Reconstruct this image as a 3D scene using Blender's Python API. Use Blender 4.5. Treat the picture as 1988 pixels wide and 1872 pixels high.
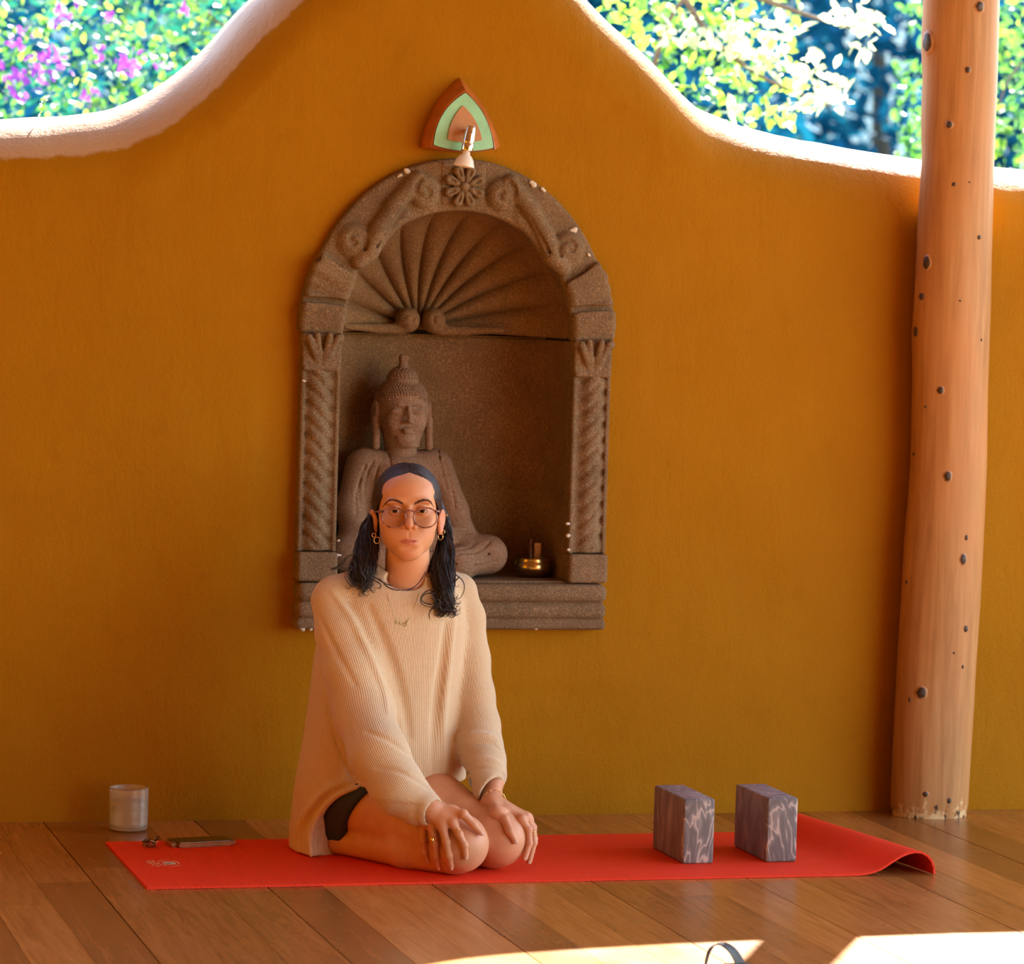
import bpy, bmesh, math, random
import numpy as np
from mathutils import Vector, Matrix, noise as mnoise

for _o in list(bpy.data.objects):
    bpy.data.objects.remove(_o)
SC = bpy.context.scene
COL = SC.collection
PI = math.pi
rng = np.random.default_rng(7)
random.seed(7)

# ------------------------------------------------------------------ camera
F_PX, YAW, PITCH, ROLL = 6430.3, .2713, .0530, .0292
CAM = np.array([-1.1759, -7.0916, 1.2904])
YW = .9458                                   # front plane of the back wall
FW = np.array([math.sin(YAW)*math.cos(PITCH), math.cos(YAW)*math.cos(PITCH), -math.sin(PITCH)])
_r0 = np.array([math.cos(YAW), -math.sin(YAW), 0.])
_u0 = np.cross(_r0, FW)
RT = _r0*math.cos(ROLL)+_u0*math.sin(ROLL)
UP = -_r0*math.sin(ROLL)+_u0*math.cos(ROLL)


def _ray(px, py):
    return FW+RT*((px-994)/F_PX)+UP*((936-py)/F_PX)


def at_y(px, py, Y):
    """measured photograph point -> world point on the plane y = Y"""
    d = _ray(px, py)
    return CAM+d*((Y-CAM[1])/d[1])


def at_z(px, py, Z=0.):
    d = _ray(px, py)
    return CAM+d*((Z-CAM[2])/d[2])


cam_data = bpy.data.cameras.new('camera')
cam = bpy.data.objects.new('camera', cam_data)
COL.objects.link(cam)
M = Matrix(((RT[0], UP[0], -FW[0], CAM[0]), (RT[1], UP[1], -FW[1], CAM[1]), (RT[2], UP[2], -FW[2], CAM[2]), (0, 0, 0, 1)))
cam.matrix_world = M
cam_data.sensor_fit = 'HORIZONTAL'
cam_data.sensor_width = 36
cam_data.lens = 36*F_PX/1988
cam_data.clip_start = .1
cam_data.clip_end = 400
cam_data.dof.use_dof = True
cam_data.dof.focus_distance = 7.62
cam_data.dof.aperture_fstop = 5.2
SC.camera = cam

# ------------------------------------------------------------------ light
SUN_EL = math.radians(39.5)
sdir = Vector((.51*math.cos(SUN_EL), .86*math.cos(SUN_EL), math.sin(SUN_EL))).normalized()
sl = bpy.data.lights.new('sun', 'SUN')
sl.energy = 8.5
sl.angle = math.radians(.6)
sl.color = (1, .95, .86)
so = bpy.data.objects.new('sun', sl)
so.rotation_euler = sdir.to_track_quat('Z', 'Y').to_euler()
so.location = (6, 9, 8)
COL.objects.link(so)
W = bpy.data.worlds.new('world')
SC.world = W
W.use_nodes = True
nt = W.node_tree
nt.nodes.clear()
sky = nt.nodes.new('ShaderNodeTexSky')
sky.sky_type = 'NISHITA'
sky.sun_disc = False
sky.sun_elevation = SUN_EL
sky.sun_rotation = math.atan2(sdir.x, sdir.y)
sky.air_density = 1.3
sky.dust_density = .4
bg = nt.nodes.new('ShaderNodeBackground')
bg.inputs['Strength'].default_value = .22
wo = nt.nodes.new('ShaderNodeOutputWorld')
nt.links.new(sky.outputs[0], bg.inputs[0])
nt.links.new(bg.outputs[0], wo.inputs[0])
SC.view_settings.view_transform = 'Standard'
SC.view_settings.look = 'None'
SC.view_settings.exposure = 2.5
SC.view_settings.gamma = 1
SC.view_settings.use_curve_mapping = False
try:
    SC.cycles.max_bounces = 10
    SC.cycles.diffuse_bounces = 6
    SC.cycles.transparent_max_bounces = 16
    SC.cycles.sample_clamp_indirect = 6
except Exception:
    pass


# ------------------------------------------------------------------ helpers
def tag(o, label=None, cat=None, group=None, kind=None):
    if label: o['label'] = label
    if cat: o['category'] = cat
    if group: o['group'] = group
    if kind: o['kind'] = kind
    return o


def link_mesh(name, me, m=None, parent=None, smooth=True):
    o = bpy.data.objects.new(name, me)
    COL.objects.link(o)
    if m is not None:
        for mm in (m if isinstance(m, (list, tuple)) else [m]):
            me.materials.append(mm)
    if smooth and len(me.polygons):
        me.polygons.foreach_set('use_smooth', [True]*len(me.polygons))
    if parent is not None:
        o.parent = parent
        o.matrix_parent_inverse = parent.matrix_world.inverted()
    return o


def np_mesh(name, V, Fq):
    """V (n,3); Fq (m,k) all faces of k corners"""
    me = bpy.data.meshes.new(name)
    V = np.asarray(V, np.float32)
    Fq = np.asarray(Fq, np.int32)
    k = Fq.shape[1]
    me.vertices.add(len(V)); me.vertices.foreach_set('co', V.ravel())
    me.loops.add(Fq.size); me.loops.foreach_set('vertex_index', Fq.ravel())
    me.polygons.add(len(Fq))
    me.polygons.foreach_set('loop_start', np.arange(0, Fq.size, k, dtype=np.int32))
    me.polygons.foreach_set('loop_total', np.full(len(Fq), k, np.int32))
    me.update(calc_edges=True)
    me.validate()
    return me


def py_mesh(name, V, Fs):
    me = bpy.data.meshes.new(name)
    me.from_pydata([tuple(map(float, v)) for v in V], [], [tuple(int(i) for i in f) for f in Fs])
    me.update()
    return me


def bm_obj(name, bm, m=None, parent=None, smooth=True):
    me = bpy.data.meshes.new(name)
    bm.normal_update()
    bm.to_mesh(me); bm.free()
    return link_mesh(name, me, m, parent, smooth)


def thing(name, label, cat, loc=(0, 0, 0), rz=0, group=None):
    o = bpy.data.objects.new(name, None)
    COL.objects.link(o)
    o.empty_display_size = .05
    o.location = loc
    o.rotation_euler = (0, 0, rz)
    bpy.context.view_layer.update()
    return tag(o, label, cat, group)


def shade_auto(o, ang=40):
    """smooth faces but keep edges sharper than ang"""
    me = o.data
    bm = bmesh.new(); bm.from_mesh(me)
    for e in bm.edges:
        e.smooth = not (len(e.link_faces) == 2 and e.calc_face_angle(0) > math.radians(ang))
    bm.to_mesh(me); bm.free()
    return o


class Nodes:
    def __init__(s, name):
        s.m = bpy.data.materials.new(name)
        s.m.use_nodes = True
        s.t = s.m.node_tree
        s.b = s.t.nodes['Principled BSDF']
        s.out = s.t.nodes['Material Output']

    def n(s, typ, **kw):
        x = s.t.nodes.new(typ)
        for k, v in kw.items():
            setattr(x, k, v)
        return x

    def set(s, node, **kw):
        for k, v in kw.items():
            node.inputs[k.replace('_', ' ')].default_value = v
        return node

    def l(s, a, b):
        s.t.links.new(a, b)

    def coord(s, kind='Object', scale=(1, 1, 1)):
        if kind == 'Position':
            g = s.n('ShaderNodeNewGeometry').outputs['Position']
        else:
            g = s.n('ShaderNodeTexCoord').outputs[kind]
        mp = s.n('ShaderNodeMapping')
        mp.inputs['Scale'].default_value = scale
        s.l(g, mp.inputs['Vector'])
        return mp.outputs[0]

    def noise(s, vec, scale, detail=4, rough=.6, dist=0):
        x = s.n('ShaderNodeTexNoise')
        x.inputs['Scale'].default_value = scale
        x.inputs['Detail'].default_value = detail
        x.inputs['Roughness'].default_value = rough
        x.inputs['Distortion'].default_value = dist
        if vec is not None:
            s.l(vec, x.inputs['Vector'])
        return x.outputs['Fac']

    def ramp(s, fac, stops):
        r = s.n('ShaderNodeValToRGB')
        e = r.color_ramp.elements
        while len(e) > 1:
            e.remove(e[-1])
        e[0].position = stops[0][0]; e[0].color = (*stops[0][1], 1)
        for p, c in stops[1:]:
            q = e.new(p); q.color = (*c, 1)
        s.l(fac, r.inputs[0])
        return r.outputs[0]

    def mix(s, fac, a, b, typ='MIX'):
        x = s.n('ShaderNodeMix', data_type='RGBA', blend_type=typ)
        for src, i in ((fac, 0), (a, 6), (b, 7)):
            if isinstance(src, (int, float)):
                x.inputs[i].default_value = src
            elif isinstance(src, tuple):
                x.inputs[i].default_value = (*src, 1)
            else:
                s.l(src, x.inputs[i])
        return x.outputs[2]

    def math(s, op, a, b=None, c=None):
        x = s.n('ShaderNodeMath', operation=op)
        for i, src in enumerate((a, b, c)):
            if src is None: continue
            if isinstance(src, (int, float)):
                x.inputs[i].default_value = src
            else:
                s.l(src, x.inputs[i])
        return x.outputs[0]

    def bump(s, h, strength=.3, dist=.01, normal=None):
        x = s.n('ShaderNodeBump')
        x.inputs['Strength'].default_value = strength
        x.inputs['Distance'].default_value = dist
        s.l(h, x.inputs['Height'])
        if normal is not None:
            s.l(normal, x.inputs['Normal'])
        return x.outputs[0]

    def fin(s, color=None, rough=.6, normal=None, metal=0, spec=.5, **kw):
        b = s.b
        if isinstance(color, tuple): b.inputs['Base Color'].default_value = (*color, 1)
        elif color is not None: s.l(color, b.inputs['Base Color'])
        if isinstance(rough, (int, float)): b.inputs['Roughness'].default_value = rough
        else: s.l(rough, b.inputs['Roughness'])
        if normal is not None: s.l(normal, b.inputs['Normal'])
        b.inputs['Metallic'].default_value = metal
        b.inputs['Specular IOR Level'].default_value = spec
        for k, v in kw.items():
            b.inputs[k.replace('_', ' ')].default_value = v
        return s.m


# ---------------------------------------------------------------- SDF sculpting (numpy)
def smin(a, b, k):
    if k <= 0: return np.minimum(a, b)
    h = np.clip(.5+.5*(b-a)/k, 0, 1)
    return b+(a-b)*h-k*h*(1-h)


def smax(a, b, k):
    return -smin(-a, -b, k)


def A(*v):
    return np.array(v, np.float32)


def p_cone(a, b, r1, r2):
    a = np.asarray(a, np.float32); b = np.asarray(b, np.float32)
    ab = b-a; L2 = float(ab@ab)+1e-12
    def f(P):
        t = np.clip(((P-a)@ab)/L2, 0, 1)
        q = P-a-t[..., None]*ab
        return np.sqrt((q*q).sum(-1))-(r1+(r2-r1)*t)
    R = max(r1, r2)
    return f, np.minimum(a, b)-R, np.maximum(a, b)+R


def p_poly(pts, rs):
    pts = np.array(pts, np.float32); rs = np.full(len(pts), rs, np.float32) if np.isscalar(rs) else np.array(rs, np.float32)
    fs = [p_cone(pts[i], pts[i+1], float(rs[i]), float(rs[i+1]))[0] for i in range(len(pts)-1)]
    def f(P):
        d = fs[0](P)
        for g in fs[1:]: d = np.minimum(d, g(P))
        return d
    m = rs.max()
    return f, pts.min(0)-m, pts.max(0)+m


def p_ell(c, r, rot=None):
    c = np.asarray(c, np.float32); r = np.asarray(r, np.float32)
    R = None if rot is None else np.array(rot.to_3x3() if hasattr(rot, 'to_3x3') else rot, np.float32)
    def f(P):
        q = P-c
        if R is not None: q = q@R          # local = R^T q
        k0 = np.sqrt(((q/r)**2).sum(-1)); k1 = np.sqrt(((q/(r*r))**2).sum(-1))
        return k0*(k0-1)/(k1+1e-9)
    m = float(r.max()) if R is not None else r
    return f, c-m, c+m


def p_box(c, hs, rad=0., rot=None):
    c = np.asarray(c, np.float32); hs = np.asarray(hs, np.float32)-rad
    R = None if rot is None else np.array(rot.to_3x3() if hasattr(rot, 'to_3x3') else rot, np.float32)
    def f(P):
        q = P-c
        if R is not None: q = q@R
        q = np.abs(q)-hs
        return np.sqrt((np.maximum(q, 0)**2).sum(-1))+np.minimum(q.max(-1), 0)-rad
    m = float(np.sqrt(((hs+rad)**2).sum())) if R is not None else hs+rad
    return f, c-m, c+m


def p_torus(c, R0, r, axis=1, arc=None):
    c = np.asarray(c, np.float32)
    o = [i for i in range(3) if i != axis]
    def f(P):
        q = P-c
        d = np.sqrt(q[..., o[0]]**2+q[..., o[1]]**2)-R0
        return np.sqrt(d*d+q[..., axis]**2)-r
    m = np.full(3, R0+r, np.float32)
    return f, c-m, c+m


def rotm(ax, ang):
    return np.array(Matrix.Rotation(ang, 3, ax), np.float32)


class Sdf:
    def __init__(s):
        s.ops = []
    def add(s, p, k=.01):
        s.ops.append(('a', p, k)); return s
    def sub(s, p, k=.01):
        s.ops.append(('s', p, k)); return s
    def isect(s, f, k=.003):
        s.ops.append(('i', (f, None, None), k)); return s
    def chain(s, pts, rs, k=.01, join=None):
        for i in range(len(pts)-1):
            s.add(p_cone(pts[i], pts[i+1], rs[i], rs[i+1]), k if i == 0 or join is None else join)
        return s
    def groove(s, pts, r, k=.004):
        return s.sub(p_poly(pts, r), k)
    def eval(s, P):
        P = np.asarray(P, np.float32)
        d = np.full(P.shape[:-1], 1e3, np.float32)
        for op, (f, lo, hi), k in s.ops:
            v = f(P)
            if op == 'a': d = smin(d, v, k)
            elif op == 's': d = smax(d, -v, k)
            else: d = smax(d, v, k)
        return d
    def mesh(s, name, h, lo=None, hi=None, fn=None):
        adds = [p for op, p, k in s.ops if op == 'a']
        if lo is None: lo = np.min([p[1] for p in adds], 0)-3*h
        if hi is None: hi = np.max([p[2] for p in adds], 0)+3*h
        lo = np.asarray(lo, np.float32); hi = np.asarray(hi, np.float32)
        n = np.ceil((hi-lo)/h).astype(int)+1
        ax = [lo[i]+h*np.arange(n[i], dtype=np.float32) for i in range(3)]
        V = np.full(tuple(n), 1., np.float32)
        for op, (f, l, u), k in s.ops:
            if l is None:
                i0 = np.zeros(3, int); i1 = n
            else:
                mg = k+3*h
                i0 = np.clip(np.floor((l-mg-lo)/h).astype(int), 0, n)
                i1 = np.clip(np.ceil((u+mg-lo)/h).astype(int)+1, 0, n)
            if (i1 <= i0).any(): continue
            g = np.stack(np.meshgrid(*[ax[i][i0[i]:i1[i]] for i in range(3)], indexing='ij'), -1)
            sl_ = tuple(slice(i0[i], i1[i]) for i in range(3))
            v = f(g)
            if op == 'a': V[sl_] = smin(V[sl_], v, k)
            elif op == 's': V[sl_] = smax(V[sl_], -v, k)
            else: V[sl_] = smax(V[sl_], v, k)
        if fn is not None:
            g = np.stack(np.meshgrid(*ax, indexing='ij'), -1)
            V = fn(V, g)
        vs, fs = nets(V, lo, h)
        return np_mesh(name, vs, fs)


def nets(V, lo, h):
    ins = V < 0
    for a in range(3):                       # close the surface at the border
        sl0 = [slice(None)]*3; sl0[a] = 0; ins[tuple(sl0)] = False
        sl0[a] = -1; ins[tuple(sl0)] = False
    V = np.where(ins, np.minimum(V, -1e-6), np.maximum(V, 1e-6))
    c = np.zeros(tuple(np.array(V.shape)-1), np.int8)
    off = [(i, j, k) for i in (0, 1) for j in (0, 1) for k in (0, 1)]
    nx, ny, nz = V.shape
    for (i, j, k) in off:
        c += ins[i:nx-1+i, j:ny-1+j, k:nz-1+k]
    act = (c > 0) & (c < 8)
    idx = np.full(act.shape, -1, np.int32)
    ac = np.argwhere(act)
    idx[act] = np.arange(len(ac))
    pos = np.zeros((len(ac), 3), np.float32); cnt = np.zeros(len(ac), np.float32)
    cv = {o: V[ac[:, 0]+o[0], ac[:, 1]+o[1], ac[:, 2]+o[2]] for o in off}
    for o in off:
        for a in range(3):
            if o[a] == 0:
                p = list(o); p[a] = 1; p = tuple(p)
                va, vb = cv[o], cv[p]
                m = (va < 0) != (vb < 0)
                t = np.where(m, va/(va-vb+1e-20), 0)
                q = np.tile(np.array(o, np.float32), (len(ac), 1)); q[:, a] = t
                pos += q*m[:, None]; cnt += m
    vs = lo+h*(ac+pos/cnt[:, None])
    fs = []
    for a in range(3):
        b, c2 = (a+1) % 3, (a+2) % 3
        s0 = [slice(None)]*3; s1 = [slice(None)]*3
        s0[a] = slice(0, -1); s1[a] = slice(1, None)
        i0 = ins[tuple(s0)]; i1 = ins[tuple(s1)]
        e = np.argwhere(i0 != i1)
        e = e[(e[:, b] > 0) & (e[:, c2] > 0)]
        if not len(e): continue
        def cell(db, dc):
            q = e.copy(); q[:, b] += db; q[:, c2] += dc
            q = np.minimum(q, np.array(idx.shape)-1)
            return idx[q[:, 0], q[:, 1], q[:, 2]]
        f4 = np.stack([cell(-1, -1), cell(0, -1), cell(0, 0), cell(-1, 0)], 1)
        flip = ~i0[e[:, 0], e[:, 1], e[:, 2]]
        f4[flip] = f4[flip][:, ::-1]
        fs.append(f4[(f4 >= 0).all(1)])
    return vs, np.concatenate(fs)


def surf_px(S, px, py, y0=-.35, y1=1.3, step=.002, lift=0.):
    """point of the sculpted surface seen at a measured photograph point"""
    d = _ray(px, py)
    ys = np.arange(y0, y1, step)
    P = CAM+d*((ys-CAM[1])/d[1])[:, None]
    v = S.eval(P)
    k = np.argmax(v < 0)
    if v[k] >= 0: k = int(np.argmin(v))
    p = P[k]
    return (p-d/np.linalg.norm(d)*lift).astype(np.float32)


def set_attr(me, name, vals):
    vals = np.asarray(vals, np.float32)
    if vals.ndim == 1:
        a = me.attributes.new(name, 'FLOAT', 'POINT'); a.data.foreach_set('value', vals)
    else:
        a = me.attributes.new(name, 'FLOAT_COLOR', 'POINT')
        if vals.shape[1] == 3: vals = np.concatenate([vals, np.ones((len(vals), 1), np.float32)], 1)
        a.data.foreach_set('color', vals.ravel())


def vco(me):
    a = np.empty(len(me.vertices)*3, np.float32); me.vertices.foreach_get('co', a)
    return a.reshape(-1, 3)


def tube(pts, rad, sides=8, closed=False, cap=True):
    """tube along points -> (V, F) numpy; rad scalar or per-point"""
    P = np.asarray(pts, float); n = len(P)
    r = np.full(n, rad) if np.isscalar(rad) else np.asarray(rad, float)
    T = np.gradient(P, axis=0) if not closed else (np.roll(P, -1, 0)-np.roll(P, 1, 0))
    T /= np.linalg.norm(T, axis=1)[:, None]+1e-12
    ref = np.array([0, 0, 1.]) if abs(T[0, 2]) < .9 else np.array([1., 0, 0])
    N = np.cross(T[0], ref); N /= np.linalg.norm(N)
    V = []
    for i in range(n):
        N = N-T[i]*(N@T[i]); N /= np.linalg.norm(N)+1e-12
        B = np.cross(T[i], N)
        for s_ in range(sides):
            a = 2*PI*s_/sides
            V.append(P[i]+r[i]*(N*math.cos(a)+B*math.sin(a)))
    Fq = []
    m = n if closed else n-1
    for i in range(m):
        j = (i+1) % n
        for s_ in range(sides):
            t = (s_+1) % sides
            Fq.append((i*sides+s_, i*sides+t, j*sides+t, j*sides+s_))
    return np.array(V), Fq


def join(parts):
    V = []; Fs = []; o = 0
    for v, f in parts:
        V.append(np.asarray(v, float)); Fs += [tuple(i+o for i in q) for q in f]; o += len(v)
    return np.concatenate(V), Fs


def lathe(prof, seg=48, c=(0, 0, 0)):
    V = []; Fq = []
    for r, z in prof:
        for s_ in range(seg):
            a = 2*PI*s_/seg
            V.append((c[0]+r*math.cos(a), c[1]+r*math.sin(a), c[2]+z))
    for i in range(len(prof)-1):
        for s_ in range(seg):
            t = (s_+1) % seg
            Fq.append((i*seg+s_, i*seg+t, (i+1)*seg+t, (i+1)*seg+s_))
    return np.array(V), Fq


def spline(pts, n=40):
    """Catmull-Rom through points"""
    P = np.asarray(pts, float)
    P = np.concatenate([[2*P[0]-P[1]], P, [2*P[-1]-P[-2]]])
    out = []
    m = len(P)-3
    for t in np.linspace(0, m-1e-6, n):
        i = int(t); u = t-i
        a, b, c, d = P[i:i+4]
        out.append(.5*((2*b)+(c-a)*u+(2*a-5*b+4*c-d)*u*u+(3*b-a-3*c+d)*u**3))
    return np.array(out)
# ================================================================= MATERIALS
def m_wall():
    s = Nodes('ochre_plaster')
    v = s.coord('Position')
    n1 = s.noise(v, 1.1, 4, .6)
    n2 = s.noise(v, 14, 5, .6)
    c = s.ramp(n1, [(.3, (.315, .128, .001)), (.7, (.38, .160, .0015))])
    c = s.mix(s.ramp(n2, [(.55, (0, 0, 0)), (.8, (.35, .35, .35))]), c, (.28, .110, .001))
    at = s.n('ShaderNodeAttribute'); at.attribute_name = 'cap'
    nn = s.noise(v, 26, 5, .7)
    fac = s.ramp(s.math('ADD', at.outputs['Fac'], s.math('MULTIPLY', s.math('SUBTRACT', nn, .5), .35)), [(.45, (0, 0, 0)), (.56, (1, 1, 1))])
    c = s.mix(fac, c, (.47, .285, .165))
    vs = s.coord('Position', (1, 1, .35))
    b1 = s.bump(s.noise(vs, 9, 5, .6, .6), .35, .012)
    b2 = s.bump(s.noise(v, 110, 3, .65), .5, .0034, b1)
    return s.fin(c, s.math('MULTIPLY_ADD', at.outputs['Fac'], -.22, .66), b2, spec=.08)


def m_stone(name, c1, c2, sc=1.0):
    s = Nodes(name)
    v = s.coord('Position')
    n1 = s.noise(v, 7*sc, 5, .65)
    n2 = s.noise(v, 260*sc, 2, .6)
    n3 = s.noise(v, 38*sc, 4, .7)
    c = s.ramp(n1, [(.3, c1), (.72, c2)])
    c = s.mix(s.ramp(n2, [(.40, (.55, .55, .55)), (.62, (0, 0, 0))]), c, tuple(x*.38 for x in c1))
    c = s.mix(s.ramp(n2, [(.62, (0, 0, 0)), (.75, (.5, .5, .5))]), c, tuple(min(1, x*1.7) for x in c2))
    b1 = s.bump(n3, .5, .005)
    b2 = s.bump(n2, .55, .0025, b1)
    return s.fin(c, .9, b2, spec=.2)


def m_plank():
    s = Nodes('varnished_wood')
    v = s.coord('Position', (1, 1, 1))
    inf = s.n('ShaderNodeObjectInfo')
    ofs = s.n('ShaderNodeVectorMath', operation='ADD')
    cmb = s.n('ShaderNodeCombineXYZ')
    s.l(s.math('MULTIPLY', inf.outputs['Random'], 37.), cmb.inputs[1])
    s.l(v, ofs.inputs[0]); s.l(cmb.outputs[0], ofs.inputs[1])
    mp = s.n('ShaderNodeMapping'); mp.inputs['Scale'].default_value = (14, 1.0, 1)
    s.l(ofs.outputs[0], mp.inputs['Vector'])
    g = s.noise(mp.outputs[0], 3.2, 8, .62, 1.1)
    mp2 = s.n('ShaderNodeMapping'); mp2.inputs['Scale'].default_value = (90, 2.2, 1)
    s.l(ofs.outputs[0], mp2.inputs['Vector'])
    g2 = s.noise(mp2.outputs[0], 3.5, 4, .6)
    c = s.ramp(g, [(.2, (.27, .098, .020)), (.5, (.40, .160, .036)), (.8, (.52, .23, .062))])
    c = s.mix(s.math('MULTIPLY', g2, .22), c, (.22, .075, .016))
    tone = s.ramp(inf.outputs['Random'], [(0, (.66, .60, .54)), (.5, (.95, .92, .88)), (1, (1.2, 1.15, 1.1))])
    c = s.mix(1., c, tone, 'MULTIPLY')
    big = s.noise(v, 1.7, 5, .6)
    c = s.mix(s.ramp(big, [(.58, (0, 0, 0)), (.80, (.3, .3, .3))]), c, (.20, .085, .03))
    rr = s.math('MULTIPLY_ADD', s.noise(v, 5, 4, .6), .16, .17)
    b1 = s.bump(s.noise(v, 4.5, 3, .5), .12, .006)
    b2 = s.bump(g2, .12, .0006, b1)
    return s.fin(c, rr, b2, spec=.5)


def m_simple(name, c, rough=.5, bump=None, metal=0, spec=.5, var=0., scale=20, **kw):
    s = Nodes(name)
    v = s.coord('Position')
    col = c
    if var:
        n = s.noise(v, scale, 4, .6)
        col = s.ramp(n, [(.3, tuple(x*(1-var) for x in c)), (.7, tuple(min(1, x*(1+var)) for x in c))])
    nrm = s.bump(s.noise(v, bump[0], 3, .6), bump[1], bump[2]) if bump else None
    return s.fin(col, rough, nrm, metal, spec, **kw)


MAT = {}
MAT['wall'] = m_wall()
MAT['plank'] = m_plank()
MAT['stone'] = m_stone('carved_stone', (.17, .105, .058), (.30, .19, .11))
MAT['stone_in'] = m_stone('niche_stone', (.20, .11, .050), (.30, .175, .085))
MAT['dark'] = m_simple('dark_gap', (.02, .012, .008), .9)

# ================================================================= SETTING
# wall crest profile (X, Z) measured on the photograph
crest = [(-4.5, 1.86), (-3.2, 1.70), (-2, 1.78), (-1.2, 1.70), (-.55, 1.70), (-.232, 1.72), (.019, 1.749), (.145, 1.802), (.271, 1.903), (.384, 2.029),
         (.53, 2.17), (.68, 2.262), (.83, 2.30), (.98, 2.28), (1.13, 2.205), (1.279, 2.076), (1.435, 1.947), (1.553, 1.84), (1.619, 1.807),
         (1.716, 1.776), (1.879, 1.748), (2.184, 1.719), (2.471, 1.702), (2.9, 1.69), (3.6, 1.68), (4.6, 1.72), (6, 1.8)]
_cx = np.array([c[0] for c in crest]); _cz = np.array([c[1] for c in crest])


def crest_z(x):
    i = int(np.clip(np.searchsorted(_cx, x)-1, 1, len(_cx)-3))
    x0, x1 = _cx[i], _cx[i+1]
    m0 = (_cz[i+1]-_cz[i-1])/(_cx[i+1]-_cx[i-1]); m1 = (_cz[i+2]-_cz[i])/(_cx[i+2]-_cx[i])
    t = np.clip((x-x0)/(x1-x0), 0, 1); h = x1-x0
    return (2*t**3-3*t*t+1)*_cz[i]+(t**3-2*t*t+t)*h*m0+(-2*t**3+3*t*t)*_cz[i+1]+(t**3-t*t)*h*m1


# niche frame, in the wall's own coordinates
NX, NZ0 = .903, .478            # centre line and foot of the stone niche
NW = .399                       # outer half width
N_SPR = 1.212                   # height where the arch springs
N_TOP = 1.655


def niche_outer(off=0.):
    """outer outline as list of (x, z)"""
    pts = [(NX-NW+off, NZ0+off), (NX+NW-off, NZ0+off)]
    for i in range(25):
        a = PI*i/24
        pts.append((NX+(NW-off)*math.cos(a), N_SPR+(N_TOP-N_SPR-off)*math.sin(a)**.92))
    return pts


def in_hole(x, z):
    u = abs(x-NX)
    if z < NZ0+.10 or u > .345: return False
    if z < N_SPR: return True
    return (u/.345)**2+((z-N_SPR)/(N_TOP-N_SPR-.05))**2 < 1


def build_wall():
    RAD = .215
    xs = np.arange(-4.4, 5.9, .02)
    nfront, narc = 92, 16
    rows = []
    cap = []
    for x in xs:
        T = crest_z(x)
        sl_ = (crest_z(x+.02)-crest_z(x-.02))/.04
        col = []
        zf = T-RAD
        for j in range(nfront):
            z = zf*j/(nfront-1)
            bul = .010*mnoise.noise(Vector((x*1.3, z*1.3, 0)))+.004*mnoise.noise(Vector((x*5, z*5, 3)))
            dn = min(abs(x-NX)-NW, 9)
            flare = 0
            if z < .10: flare = .006*(1-z/.10)
            if NZ0-.15 < z < N_TOP+.15 and dn < .1: bul *= .3
            col.append((x, YW-bul-flare, z)); cap.append(0.)
        for j in range(1, narc+1):
            a = PI*j/narc
            bul = .012*mnoise.noise(Vector((x*1.6, a, 7)))+.004*mnoise.noise(Vector((x*9, a*3, 7)))
            col.append((x, YW+RAD-(RAD+bul)*math.cos(a), zf+(RAD+bul)*math.sin(a)))
            # pale limewashed coping on the left flank; thin right band paints the sunlit crest
            start = .50 if x < .75 else .85
            cap.append(float(np.clip((a-start)/.5+.5, 0, 1)))
        for j in range(1, 5):
            col.append((x, YW+2*RAD, zf*(1-j/4))); cap.append(1.)
        rows.append(col)
    n = len(rows[0])
    V = np.array(rows).reshape(-1, 3)
    Fq = []
    for i in range(len(xs)-1):
        for j in range(n-1):
            a = i*n+j; b = (i+1)*n+j
            if j < nfront-1:
                cx_ = (V[a][0]+V[b][0])/2; cz_ = (V[a][2]+V[a+1][2])/2
                if in_hole(cx_, cz_): continue
            Fq.append((a, b, b+1, a+1))
    me = np_mesh('wall_back', V, Fq)
    set_attr(me, 'cap', np.array(cap))
    o = link_mesh('wall_back', me, MAT['wall'])
    tag(o, 'undulating ochre plaster wall with pale rounded crest', 'wall', kind='structure')
    return o


build_wall()

# slabs: roof above, floor, and unseen walls added to steer the light
def slab(name, lo, hi, m, label, cat, kind='structure', parent=None):
    bm = bmesh.new()
    bmesh.ops.create_cube(bm, size=1)
    for v in bm.verts:
        v.co = Vector([lo[i]+(v.co[i]+.5)*(hi[i]-lo[i]) for i in range(3)])
    o = bm_obj(name, bm, m, parent, False)
    return tag(o, label, cat, kind=kind)


MAT['thatch'] = m_simple('roof_boards', (.30, .17, .08), .8, (30, .4, .01), var=.3)
slab('ceiling', (-2.7, -9.3, 3.05), (4.4, 1.35, 3.2), MAT['thatch'], 'timber roof over the open studio', 'ceiling')
FL = slab('floor', (-6, -9, -.08), (7, YW+.3, -.024), MAT['plank'], 'varnished orange-brown timber plank floor', 'floor')

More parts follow.
